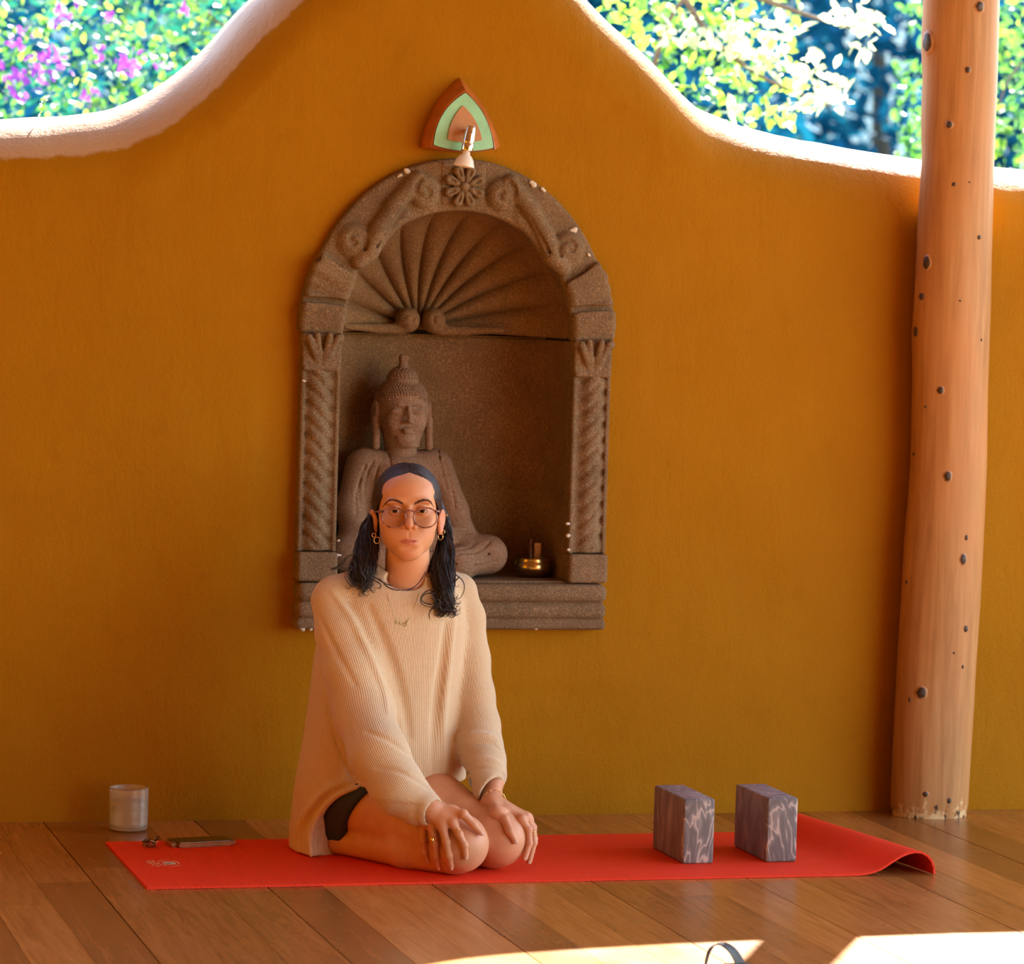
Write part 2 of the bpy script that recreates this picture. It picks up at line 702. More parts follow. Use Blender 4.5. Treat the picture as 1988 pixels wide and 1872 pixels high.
# planks, laid towards the wall
def build_planks():
    pitch = .1235
    x0 = -.103
    base = bpy.data.meshes.new('plank')
    bm = bmesh.new(); bmesh.ops.create_cube(bm, size=1)
    for v in bm.verts: v.co += Vector((.5, .5, -.5))
    bm.to_mesh(base); bm.free()
    base.materials.append(MAT['plank'])
    r = random.Random(3)
    for i in range(-26, 38):
        gl = .0028 if i % 3 == 0 else .0009
        gr = .0028 if (i+1) % 3 == 0 else .0009
        xa = x0+i*pitch+gl/2; xb = x0+(i+1)*pitch-gr/2
        y = -5.2-r.random()*2.0
        while y < YW+.05:
            L = r.uniform(1.6, 3.6)
            ye = min(y+L, YW+.07)
            if YW+.07-ye < .35: ye = YW+.07
            if -.95 < ye < -.35 and r.random() < .6: ye = YW+.07 if r.random() < .5 else -1.2
            if ye <= y+.2: ye = y+1.5
            o = bpy.data.objects.new('plank', base)
            COL.objects.link(o)
            o.location = (xa, y+.0006, -r.random()*.0006)
            o.scale = (xb-xa, ye-y-.0012, .0238)
            o.parent = FL
            y = ye
build_planks()

# skirting shadow gap: thin dark line where plaster meets the floor is the real joint
slab('added_wall_front', (-2.5, -9.3, -.02), (4.4, -9.1, 3.05), MAT['wall'], 'unseen ochre plaster wall added behind the viewer to block sky light', 'wall')  # added unseen wall, keeps sky light from entering at the front
slab('added_wall_left', (-2.5, -9.1, -.02), (-2.3, YW+.1, 3.05), MAT['wall'], 'unseen ochre plaster side wall added at left for warm bounce light', 'wall')  # added unseen wall, catches sun and throws orange bounce from the left
MAT['grass'] = m_simple('grass_ground', (.10, .16, .04), .9, (40, .6, .03), var=.4, scale=3)
MAT['forest'] = m_simple('shade_tinted_forest_floor', (.010, .046, .058), .95, (1.2, .9, .5), var=.5, scale=1.3, spec=.05)  # bluish shade of the distant woods is put into this base colour
def ground():
    xs = np.linspace(-60, 70, 66); ys = np.concatenate([np.linspace(YW+.3, 30, 20), np.linspace(32, 120, 20)])
    V = []
    for y in ys:
        for x in xs:
            z = -.15 if y < 22 else -.15+(y-22)*.16+1.2*mnoise.noise(Vector((x*.06, y*.06, 0)))*min(1, (y-22)/10)
            V.append((x, y, z))
    nx = len(xs)
    Fq = [(j*nx+i, j*nx+i+1, (j+1)*nx+i+1, (j+1)*nx+i) for j in range(len(ys)-1) for i in range(nx-1)]
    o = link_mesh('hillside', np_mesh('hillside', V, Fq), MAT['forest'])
    tag(o, 'shaded green hillside rising beyond the garden', 'hill', kind='structure')
    a = link_mesh('terrace', py_mesh('terrace', [(-60, -60, -.3), (70, -60, -.3), (70, YW+.3, -.16), (-60, YW+.3, -.16)], [(0, 1, 2, 3)]), MAT['grass'])
    tag(a, 'green lawn around the open studio', 'lawn', kind='structure')
ground()


# ---------------------------------------------------------------- foliage
def m_leaf(name, c, rough=.35, trans=.5, tc=None, spec=.6):
    s = Nodes(name)
    v = s.coord('Position')
    n = s.noise(v, 9, 3, .6)
    col = s.ramp(n, [(.3, tuple(x*.65 for x in c)), (.7, tuple(min(1, x*1.25) for x in c))])
    s.fin(col, rough, spec=spec)
    t = s.n('ShaderNodeBsdfTranslucent')
    tcol = s.ramp(n, [(.3, tuple(x*.8 for x in (tc or c))), (.7, tuple(min(1, x*1.3) for x in (tc or c)))])
    s.l(tcol, t.inputs[0])
    mx = s.n('ShaderNodeMixShader'); mx.inputs[0].default_value = trans
    s.l(s.b.outputs[0], mx.inputs[1]); s.l(t.outputs[0], mx.inputs[2])
    s.l(mx.outputs[0], s.out.inputs[0])
    return s.m


MAT['leaf_y'] = m_leaf('yellow_green_leaf', (.22, .33, .03), .35, .5, (.38, .58, .05))
MAT['leaf_g'] = m_leaf('green_leaf', (.04, .13, .04), .25, .35, (.13, .36, .04))
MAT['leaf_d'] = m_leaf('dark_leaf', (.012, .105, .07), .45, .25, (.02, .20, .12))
MAT['leaf_b'] = m_leaf('blue_shade_leaf', (.006, .10, .17), .8, .15, (.010, .17, .27), .1)  # blue skylit shade painted into the leaf colour
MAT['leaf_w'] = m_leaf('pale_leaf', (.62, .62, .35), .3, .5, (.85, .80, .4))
MAT['petal'] = m_leaf('purple_bract', (.36, .045, .42), .5, .5, (.42, .06, .5))
MAT['bark'] = m_simple('bark', (.14, .09, .055), .85, (40, .6, .01), var=.3)

LEAF_V = np.array([(0, 0, 0), (.22, .35, .05), (.2, .72, .03), (0, 1, -.08), (-.2, .72, .03), (-.22, .35, .05), (0, .36, -.02), (0, .72, -.03)])
LEAF_F = [(0, 1, 6), (0, 6, 5), (1, 2, 7, 6), (6, 7, 4, 5), (2, 3, 7), (7, 3, 4)]


def rand_rots(n, up=.0, r=rng):
    a = r.normal(size=(n, 3)); a[:, 2] = a[:, 2]*(1-up*.5)
    a /= np.linalg.norm(a, axis=1)[:, None]
    b = r.normal(size=(n, 3)); b[:, 2] += up*2
    b -= a*(a*b).sum(1)[:, None]; b /= np.linalg.norm(b, axis=1)[:, None]
    c = np.cross(a, b)
    return np.stack([c, a, b], -1)      # columns: x, y(leaf axis), z(normal)


def leaf_mass(name, pts, size, m, parent, up=.3, stuff=True):
    n = len(pts)
    R_ = rand_rots(n, up)
    sz = size*rng.uniform(.7, 1.3, n)
    V = np.einsum('nij,kj->nki', R_, LEAF_V)*sz[:, None, None]+pts[:, None, :]
    tri = np.array([(0, 1, 6), (0, 6, 5), (1, 2, 7), (1, 7, 6), (6, 7, 4), (6, 4, 5), (2, 3, 7), (7, 3, 4)])
    Fq = (tri[None]+np.arange(n)[:, None, None]*8).reshape(-1, 3)
    o = link_mesh(name, np_mesh(name, V.reshape(-1, 3), Fq), m, parent, False)
    if stuff: o['kind'] = 'stuff'
    return o


LEAF_ME = {}
def single_leaves(name, pts, size, m, parent, up=.3):
    key = m.name
    if key not in LEAF_ME:
        me = py_mesh('leaf', LEAF_V, LEAF_F); me.materials.append(m); LEAF_ME[key] = me
    R_ = rand_rots(len(pts), up)
    for p, r_ in zip(pts, R_):
        o = bpy.data.objects.new(name, LEAF_ME[key]); COL.objects.link(o)
        s_ = size*rng.uniform(.75, 1.35)
        mw = Matrix([[*(r_[i]*s_), float(p[i])] for i in range(3)]+[[0, 0, 0, 1]])
        o.parent = parent
        o.matrix_parent_inverse = parent.matrix_world.inverted()
        o.matrix_world = mw


def dist_pt(px, py, D):
    """world point seen at a measured photograph point, D metres from the wall plane along y"""
    return at_y(px, py, D)


def blob_pts(c, r, n, shell=.5):
    a = rng.normal(size=(n, 3)); a /= np.linalg.norm(a, axis=1)[:, None]
    q = rng.uniform(shell, 1, n)**.6
    return np.asarray(c)+a*q[:, None]*np.asarray(r)


def branches(root, lines, m, parent):
    parts = []
    for pts, r0, r1 in lines:
        P = spline(pts, 14)
        parts.append(tube(P, np.linspace(r0, r1, 14), 6))
    V, Fq = join(parts)
    return link_mesh('branch', py_mesh('branch', V, Fq), m, parent)


def garden():
    # left: flowering bush, about 5 m behind the wall
    D = 6.5
    c = dist_pt(150, 120, D)
    t = thing('flowering_bush', 'purple-flowering leafy bush behind the wall at left', 'bush', (c[0], c[1], -.15))
    branches(t, [([(c[0], c[1]+.2, -.15), (c[0]+.1, c[1]+.1, 1.2), (c[0]+.5, c[1], 2.2), (c[0]+.9, c[1], 2.7)], .05, .015),
                 ([(c[0], c[1]+.2, -.15), (c[0]-.2, c[1]+.3, 1.3), (c[0]-.5, c[1], 2.6)], .05, .012),
                 ([tuple(dist_pt(330, -20, D)), tuple(dist_pt(385, 15, D)), tuple(dist_pt(440, 60, D)), tuple(dist_pt(500, 150, D))], .012, .018)], MAT['bark'], t)
    # low mass that the wall hides, and dense crown in view
    P1 = np.stack([rng.uniform(c[0]-1.6, c[0]+.75, 5200), rng.uniform(D-.5, D+1.2, 5200), rng.uniform(1.1, 3.1, 5200)], 1)
    leaf_mass('foliage', P1[:2600], .05, MAT['leaf_g'], t)
    leaf_mass('foliage', P1[2600:3900], .045, MAT['leaf_y'], t)
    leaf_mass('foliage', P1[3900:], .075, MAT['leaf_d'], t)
    q = np.array([dist_pt(rng.uniform(-20, 470), rng.uniform(-20, 230), D-.45+rng.uniform(-.1, .4)) for _ in range(240)])
    single_leaves('leaf', q[:150], .045, MAT['leaf_g'], t)
    single_leaves('leaf', q[150:], .042, MAT['leaf_y'], t)
    fl = []
    for (px, py, n, s_) in [(90, 105, 26, 22), (40, 70, 10, 16), (250, 120, 24, 18), (70, 145, 20, 22), (20, 150, 14, 20), (135, 30, 10, 14), (110, 130, 10, 18),
                            (170, 190, 8, 14), (30, 185, 10, 14), (185, 100, 8, 12), (362, 22, 8, 8), (310, 125, 5, 12), (210, 40, 6, 14), (110, 40, 6, 14)]:
        for _ in range(n):
            fl.append(dist_pt(rng.normal(px, s_*.7), rng.normal(py, s_*.6), D-.6+rng.uniform(-.05, .1)))
    single_leaves('bract', np.array(fl), .04, MAT['petal'], t)
    # second green bush between
    c2 = dist_pt(470, 60, 9)
    t2 = thing('shrub', 'dark green shrub behind the wall beside the flowering bush', 'shrub', (c2[0], c2[1], -.15))
    branches(t2, [([(c2[0], c2[1], -.15), (c2[0], c2[1], 1.5), (c2[0]+.2, c2[1], 3)], .05, .015)], MAT['bark'], t2)
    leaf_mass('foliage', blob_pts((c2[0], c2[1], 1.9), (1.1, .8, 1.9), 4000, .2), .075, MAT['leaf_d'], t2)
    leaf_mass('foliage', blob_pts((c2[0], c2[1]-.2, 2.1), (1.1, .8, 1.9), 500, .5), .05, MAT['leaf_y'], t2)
    # right: pale-leaved tree
    D = 4.6
    c = dist_pt(1350, 60, D)
    t = thing('pale_leaved_tree', 'sunlit tree with large pale yellow leaves beyond the wall', 'tree', (c[0]-.6, D+.3, -.15))
    bx = c[0]-.6
    branches(t, [([(bx, D+.3, -.15), (bx+.05, D+.3, 1.4), (bx+.1, D+.2, 2.6), (bx, D, 3.4)], .06, .03),
                 ([tuple(dist_pt(1400, -90, D)), tuple(dist_pt(1325, 0, D)), tuple(dist_pt(1290, 60, D)), tuple(dist_pt(1265, 140, D)), tuple(dist_pt(1230, 210, D+.1))], .008, .011),
                 ([tuple(dist_pt(1240, -60, D)), tuple(dist_pt(1400, -30, D)), tuple(dist_pt(1540, 20, D)), tuple(dist_pt(1650, 55, D-.1))], .02, .004),
                 ([tuple(dist_pt(1300, -50, D)), tuple(dist_pt(1380, 70, D)), tuple(dist_pt(1480, 150, D)), tuple(dist_pt(1610, 205, D-.1))], .014, .003)], MAT['bark'], t)
    pale = []
    for (px, py, n, sx, sy) in [(1330, 60, 26, 34, 26), (1420, 65, 26, 30, 26), (1450, 110, 22, 40, 22), (1520, 60, 18, 34, 26), (1650, 45, 26, 38, 18), (1695, 55, 9, 22, 14),
                                (1560, 140, 20, 30, 22), (1600, 175, 28, 34, 22), (1630, 190, 9, 16, 10), (1550, 205, 8, 14, 14), (1670, 95, 7, 14, 12), (1430, 210, 8, 18, 12), (1500, 120, 20, 30, 20), (1670, 15, 8, 22, 12)]:
        for _ in range(n):
            pale.append(dist_pt(rng.normal(px, sx*.6), rng.normal(py, sy*.6), D-.15+rng.uniform(-.12, .12)))
    single_leaves('leaf', np.array(pale), .062, MAT['leaf_w'], t, .5)
    yl = []
    for _ in range(420):
        px = rng.uniform(1170, 1560); py = rng.uniform(-40, 250)
        if py > 60+ (px-1170)*.55+60: continue
        yl.append(dist_pt(px, py, D+rng.uniform(0, .5)))
    leaf_mass('foliage', np.array(yl), .055, MAT['leaf_y'], t, .4)
    yl = []
    for _ in range(300):
        px = rng.uniform(1180, 1460); py = rng.uniform(-40, 240)
        yl.append(dist_pt(px, py, D+rng.uniform(.3, .9)))
    leaf_mass('foliage', np.array(yl), .055, MAT['leaf_g'], t, .4)
    up_ = np.stack([rng.uniform(c[0]-1.6, c[0]+1.2, 1500), rng.uniform(D, D+1.2, 1500), rng.uniform(2.75, 4.2, 1500)], 1)
    leaf_mass('foliage', up_, .07, MAT['leaf_y'], t, .4)
    # right of the post: drooping willow-like leaves
    D = 6.5
    c = dist_pt(1960, 150, D)
    t = thing('drooping_tree', 'bright green drooping tree behind the log post', 'tree', (c[0]+.8, D+.3, -.15))
    branches(t, [([(c[0]+.8, D+.3, -.15), (c[0]+.7, D+.3, 2), (c[0]+.4, D+.1, 3.6)], .08, .03),
                 ([tuple(dist_pt(1985, 120, D-.2)), tuple(dist_pt(1955, 160, D-.2)), tuple(dist_pt(1938, 210, D-.2))], .006, .004)], MAT['bark'], t)
    q = []
    for _ in range(260):
        q.append(dist_pt(rng.uniform(1935, 2080), rng.uniform(-20, 330), D-.1+rng.uniform(-.1, .3)))
    single_leaves('leaf', np.array(q[:170]), .055, MAT['leaf_g'], t, 0)
    single_leaves('leaf', np.array(q[170:]), .055, MAT['leaf_y'], t, 0)
    q = []
    for _ in range(130):
        a = rng.uniform(0, 1)
        q.append(dist_pt(rng.uniform(1745, 1800), rng.uniform(130, 310) if a < .8 else rng.uniform(0, 60), D-.1+rng.uniform(-.1, .3)))
    leaf_mass('foliage', np.array(q), .055, MAT['leaf_g'], t, 0)
    q = np.stack([rng.uniform(c[0]-.1, c[0]+2, 2600), rng.uniform(D, D+1.4, 2600), rng.uniform(1.4, 3.8, 2600)], 1)
    leaf_mass('foliage', q, .07, MAT['leaf_g'], t, .2)
    # far wooded slope: rounded trees, blue-green shade put into their leaf colour
    r = random.Random(5)
    k = 0
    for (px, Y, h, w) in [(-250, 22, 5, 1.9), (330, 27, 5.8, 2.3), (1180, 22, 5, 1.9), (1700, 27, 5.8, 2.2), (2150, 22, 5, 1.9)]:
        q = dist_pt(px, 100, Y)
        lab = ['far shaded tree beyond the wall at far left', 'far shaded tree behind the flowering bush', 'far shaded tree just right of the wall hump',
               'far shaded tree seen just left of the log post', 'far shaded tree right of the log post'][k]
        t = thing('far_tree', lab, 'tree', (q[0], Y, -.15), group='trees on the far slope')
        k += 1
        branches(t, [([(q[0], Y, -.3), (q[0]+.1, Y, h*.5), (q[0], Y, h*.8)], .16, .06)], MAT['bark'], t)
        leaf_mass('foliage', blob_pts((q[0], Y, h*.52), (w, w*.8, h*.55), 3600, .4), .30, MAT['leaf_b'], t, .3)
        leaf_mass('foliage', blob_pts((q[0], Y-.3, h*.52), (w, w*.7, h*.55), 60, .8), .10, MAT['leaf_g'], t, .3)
garden()

# small plant sprig rooted on the crest at left
def sprig():
    b = at_y(78, 222, YW+.12); b[2] = crest_z(b[0])-.004
    t = thing('wall_sprig', 'tiny pale sprig growing on the left crest of the wall', 'plant', tuple(b))
    P = spline([b, b+[.004, 0, .014], b+[.010, 0, .028], b+[.014, 0, .042]], 8)
    V, Fq = tube(P, .0012, 6)
    link_mesh('stem', py_mesh('stem', V, Fq), MAT['leaf_y'], t)
    single_leaves('leaf', np.array([P[i]+rng.normal(0, .002, 3) for i in (1, 2, 3, 4, 5, 6, 7, 7, 6)]), .011, MAT['leaf_w'], t)
sprig()
# ================================================================= STONE NICHE
def NP(u, w, p=0.):
    """niche coordinates: u right of centre, w above foot, p proud of the wall"""
    return A(NX+u, YW-p, NZ0+w)


SPR = N_SPR-NZ0      # .734
HW = NW              # .399
AH = N_TOP-N_SPR     # arch height .443


def arch_pt(a, r):
    """point on the arch band; r 0 = inner edge, 1 = outer edge"""
    ro_x, ro_z = HW, AH
    ri_x, ri_z = .300, .312
    return ((ri_x+(ro_x-ri_x)*r)*math.cos(a), SPR+(ri_z+(ro_z-ri_z)*r)*math.sin(a))


def spiral(c, r0, r1, a0, a1, p, n=14):
    return [NP(c[0]+(r0+(r1-r0)*t)*math.cos(a0+(a1-a0)*t), c[1]+(r0+(r1-r0)*t)*math.sin(a0+(a1-a0)*t), p) for t in np.linspace(0, 1, n)]


def niche_arch():
    S = Sdf()
    # band body between two ellipses
    def e2(P, ax, az):
        x = (P[..., 0]-NX)/ax; z = (P[..., 2]-N_SPR)/az
        k0 = np.sqrt(x*x+z*z)+1e-6; k1 = np.sqrt((x/ax)**2+(z/az)**2)+1e-6
        return k0*(k0-1)/k1
    def band(P):
        d = np.maximum(e2(P, HW, AH), -e2(P, .300, .312))
        d = np.maximum(d, N_SPR+.001-P[..., 2])
        d = smax(d, YW-.030-P[..., 1], .014)
        return np.maximum(d, P[..., 1]-YW-.06)
    S.add((band, NP(-HW, SPR, .03), NP(HW, SPR+AH, -.06)), .002)
    S.ops[-1] = ('a', (band, A(NX-HW, YW-.03, N_SPR), A(NX+HW, YW+.06, N_SPR+AH)), .002)
    # rolled voussoirs low on both sides
    for sg in (-1, 1):
        for (a0, a1, bulge) in ((.03, .20, .030), (.22, .44, .038)):
            for k in range(3):
                a = a0+(a1-a0)*(k+.5)/3
                if sg < 0: a = PI-a
                u, w = arch_pt(a, .52)
                th = math.atan2(arch_pt(a, 1)[1]-arch_pt(a, 0)[1], arch_pt(a, 1)[0]-arch_pt(a, 0)[0])
                S.add(p_box(NP(u, w, .014+bulge*.35*(k/2)), (.055, .026, .026), .012, rotm('Y', -th)), .012)
        for a in (.21, .45):
            if sg < 0: a = PI-a
            q = [NP(*arch_pt(a+sg*.0+(.05*(r-.5)*(-sg)), r), .040) for r in (-.15, .5, 1.15)]
            S.groove(q, .009, .006)
        # S-scroll running up the shoulder: lower volute, stem, upper volute
        lo = (sg*.276, SPR+.228); hi = (sg*.100, SPR+.356)
        S.add(p_ell(NP(lo[0], lo[1], .026), (.043, .026, .046)), .008)
        S.add(p_ell(NP(hi[0], hi[1], .028), (.042, .026, .044)), .008)
        st = [NP(*q, .036) for q in ((sg*.262, SPR+.178), (sg*.236, SPR+.205), (sg*.212, SPR+.262), (sg*.176, SPR+.320), (sg*.120, SPR+.385))]
        S.chain(st, [.020, .024, .022, .021, .022], .008)
        st = [NP(*q, .024) for q in ((sg*.225, SPR+.195), (sg*.190, SPR+.250), (sg*.145, SPR+.300))]
        S.chain(st, [.012, .012, .012], .006)
        if sg < 0:
            S.groove(spiral(lo, .030, .005, -.6, 4.6, .052), .0078, .002)
            S.groove(spiral(hi, .032, .006, 2.0, 7.2, .055), .0078, .002)
        else:
            S.groove(spiral(lo, .030, .005, PI+.6, PI-4.6, .052), .0078, .002)
            S.groove(spiral(hi, .032, .006, PI-2.0, PI-7.2, .055), .0078, .002)
        S.groove([NP(*q, .055) for q in ((sg*.252, SPR+.275), (sg*.226, SPR+.318), (sg*.192, SPR+.362), (sg*.158, SPR+.392))], .007, .006)
        S.groove([NP(*q, .052) for q in ((sg*.226, SPR+.212), (sg*.200, SPR+.250), (sg*.170, SPR+.295), (sg*.132, SPR+.330))], .005, .004)
    return S


def sdf_obj(S, name, h, m, parent, **kw):
    me = S.mesh(name, h, **kw)
    return link_mesh(name, me, m, parent)


niche = thing('stone_niche', 'carved brown stone wall niche with shell vault and twisted side columns', 'niche', tuple(NP(0, 0, 0)))
sdf_obj(niche_arch(), 'arch', .0036, MAT['stone'], niche)

# keystone with flower
S = Sdf()
S.add(p_box(NP(0, SPR+.378, -.0165), (.060, .05, .056), .01), .004)
sdf_obj(S, 'keystone', .004, MAT['stone'], niche)
fc = (0.0, SPR+.372)
for k in range(8):
    a = PI/8+k*PI/4
    S = Sdf()
    c = NP(fc[0]+.031*math.cos(a), fc[1]+.031*math.sin(a), .042)
    S.add(p_ell(c, (.022, .010, .0105), rotm('Y', -a)), .003)
    S.add(p_ell(NP(fc[0]+.042*math.cos(a), fc[1]+.042*math.sin(a), .042), (.011, .009, .013), rotm('Y', -a)), .005)
    S.sub(p_ell(NP(fc[0]+.035*math.cos(a), fc[1]+.035*math.sin(a), .054), (.012, .009, .005), rotm('Y', -a)), .003)
    sdf_obj(S, 'petal', .0024, MAT['stone'], niche)
S = Sdf(); S.add(p_ell(NP(fc[0], fc[1], .046), (.0125, .010, .0125)), .003); S.add(p_torus(NP(fc[0], fc[1], .042), .014, .003), .002)
sdf_obj(S, 'flower_centre', .002, MAT['stone'], niche)

# columns
def column(sg):
    S = Sdf()
    cu = sg*(.300+.399)/2
    z0, z1 = .192, SPR
    S.add(p_box(NP(cu, (z0+z1)/2, -.015), (.0495, .045, (z1-z0)/2), .004), .003)
    S.add(p_cone(NP(cu+sg*.004, z0+.02, .008), NP(cu+sg*.004, z1-.10, .008), .036, .036), .008)
    # rope twist: diagonal grooves
    k = 0
    w = z0-.01
    while w < z1-.10:
        q = [NP(cu+sg*.004+sg*.034, w+.056, .032), NP(cu+sg*.004+sg*.018, w+.042, .046), NP(cu+sg*.004-sg*.012, w+.016, .048), NP(cu+sg*.004-sg*.032, w, .034)]
        S.groove(q, .0085, .004)
        w += .0405
    S.sub(p_box(NP(cu, .192-.02, .03), (.08, .06, .022)), .002)
    # plain fillets on both sides
    for s2 in (-1, 1):
        S.add(p_box(NP(cu+s2*.044, (z0+z1-.09)/2, .012), (.0055, .022, (z1-z0-.09)/2), .003), .002)
    o = sdf_obj(S, 'column', .0036, MAT['stone'], niche)
    # leaf capital
    S = Sdf()
    S.add(p_box(NP(cu, SPR-.044, -.005), (.0495, .045, .042), .006), .003)
    for (x0, x1, top, r) in ((-.006, -.036, -.012, .010), (-.004, -.016, -.006, .009), (.004, .016, -.006, .009), (.006, .036, -.012, .010)):
        q = [NP(cu+x0, SPR-.086, .030), NP(cu+(x0+x1)*.42, SPR-.052, .042), NP(cu+x1, SPR+top, .052)]
        S.chain(q, [.006, r, r*.9], .004)
    S.add(p_ell(NP(cu-.045, SPR-.012, .040), (.010, .012, .012)), .004)
    S.add(p_ell(NP(cu+.045, SPR-.012, .040), (.010, .012, .012)), .004)
    S.add(p_box(NP(cu, SPR-.088, .022), (.047, .022, .007), .005), .004)
    sdf_obj(S, 'capital', .003, MAT['stone'], niche)
    # plinth block
    S = Sdf()
    S.add(p_box(NP(cu, .1555, -.02), (.0510, .074, .0365), .007), .003)
    sdf_obj(S, 'plinth', .004, MAT['stone'], niche)


column(-1); column(1)

# moulded sill: two rounded courses over a slab
S = Sdf()
for (w, hz, pr, r) in ((.093, .0235, .062, .018), (.048, .0215, .056, .016), (.0135, .0135, .050, .008)):
    S.add(p_box(NP(0, w, pr-.07), (HW+.001, .07, hz), r), .003)
S.groove([NP(-.40, .0705, .064), NP(.40, .0705, .064)], .005, .004)
S.groove([NP(-.40, .0265, .056), NP(.40, .0265, .056)], .004, .004)
sdf_obj(S, 'sill', .0045, MAT['stone'], niche)

# recess: floor ledge, curved back, fluted shell
RD = .265
def recess_plan(t):
    """t -1..1 across -> (u, depth) of a squared-off bowl plan"""
    a = PI*(1-(t+1)/2)
    c, s_ = math.cos(a), math.sin(a)
    e = .55
    return .302*math.copysign(abs(c)**e, c)*1.0, RD*abs(s_)**e


def recess():
    n, m = 60, 30
    V = []
    for j in range(m+1):
        w = .118+(SPR-.118)*j/m
        for i in range(n+1):
            u, d = recess_plan(-1+2*i/n)
            b = .003*mnoise.noise(Vector((u*12, w*12, 0)))
            V.append(NP(u, w, -(d+b)+.012))
    Fq = [(j*(n+1)+i, j*(n+1)+i+1, (j+1)*(n+1)+i+1, (j+1)*(n+1)+i) for j in range(m) for i in range(n)]
    link_mesh('back_panel', np_mesh('back_panel', V, Fq), MAT['stone_in'], niche)
    # ledge
    bm = bmesh.new()
    bmesh.ops.create_cube(bm, size=1)
    for v in bm.verts: v.co = Vector(NP(v.co.x*.64, .112+v.co.z*.02, -.125+v.co.y*.30))
    bm_obj('ledge', bm, MAT['stone'], niche, False)
    # shell
    fo = (-.045, .012)          # focus (u, w above spring)
    na, nr = 220, 26
    V = []
    for i in range(na+1):
        a = PI*i/na
        ur, wr = .306*math.cos(a), .320*math.sin(a)
        for j in range(nr+1):
            t = j/nr
            # flutes bow gently outwards
            bow = .030*math.sin(PI*t)*math.cos(a)
            u = fo[0]+(ur-fo[0])*t; w = fo[1]+(wr-fo[1])*t
            if wr-fo[1] <= 0: w = fo[1]*(1-t)
            w += abs(bow)*.6*math.sin(a)
            base = RD*.86*math.sqrt(max(0, 1-(t**2.3)))+.012
            ph = a/PI*11.0
            fl = abs(math.sin(PI*ph))**.55
            amp = .030*min(1, t*2.2)*(1 if t < .9 else 1-.55*(t-.9)/.1)
            d = base+amp*(1-fl)-.012
            V.append(NP(u, SPR+max(w, 0), -d+.008))
    Fq = [(i*(nr+1)+j, (i+1)*(nr+1)+j, (i+1)*(nr+1)+j+1, i*(nr+1)+j+1) for i in range(na) for j in range(nr)]
    link_mesh('shell_vault', np_mesh('shell_vault', V, Fq), MAT['stone_in'], niche)
    # slab joint: thin recessed soffit between shell and panel
    bm = bmesh.new()
    # volutes at the focus
    for sg in (-1, 1):
        S = Sdf()
        c = (fo[0]+sg*.034, SPR+.036)
        S.add(p_ell(NP(c[0], c[1], -.19), (.031, .035, .033)), .01)
        S.chain([NP(c[0]+sg*.02, c[1]-.024, -.19), NP(c[0]+sg*.08, SPR+.012, -.185), NP(c[0]+sg*.17, SPR+.016, -.150)], [.014, .012, .008], .012)
        S.groove(spiral(c, .024, .005, (-.6 if sg > 0 else PI+.6), (-.6+4.4*1 if sg > 0 else PI+.6-4.4), -.158), .004, .004)
        sdf_obj(S, 'volute', .0034, MAT['stone_in'], niche)
    bm.free()
recess()


def joint_line():
    # joint under the shell: recessed strip, its shadow put into the near-black colour
    n = 60
    V = []
    for k, (w, dd) in enumerate(((SPR-.006, .004), (SPR-.006, .03), (SPR+.002, .03), (SPR+.002, .0))):
        for i in range(n+1):
            u, d = recess_plan(-1+2*i/n)
            V.append(NP(u*(1-.012), w+.0025*mnoise.noise(Vector((u*20, 0, k))), -(d)+.012+.004*(1 if k in (0, 3) else -2)))
    Fq = [(k*(n+1)+i, k*(n+1)+i+1, (k+1)*(n+1)+i+1, (k+1)*(n+1)+i) for k in range(3) for i in range(n)]
    link_mesh('joint', np_mesh('joint', V, Fq), MAT['dark'], niche)
joint_line()

# whitewash chips along the rim
MAT['chip'] = m_simple('pale_chip', (.62, .55, .50), .9)
for i, (px, py, s_) in enumerate([(792, 333, 7), (778, 341, 4), (1040, 358, 7), (1054, 368, 5), (1112, 448, 7), (1128, 470, 4), (1143, 494, 4), (585, 1222, 5), (603, 1221, 4), (1040, 1221, 4),
                                  (1165, 1212, 5), (1102, 1018, 4), (1103, 1040, 5), (1103, 1068, 4), (655, 1080, 4), (656, 1050, 3), (590, 740, 3)]):
    S = Sdf()
    c = A(*at_y(px, py, YW-.032 if py < 600 else YW-.045))
    rr = s_/800
    for k in range(3):
        S.add(p_ell(c+A(*(rng.normal(0, rr*.5), 0, rng.normal(0, rr*.35))), (rr*.8, rr*.5, rr*.6)), .003)
    sdf_obj(S, 'lime_chip', .0022, MAT['chip'], niche)
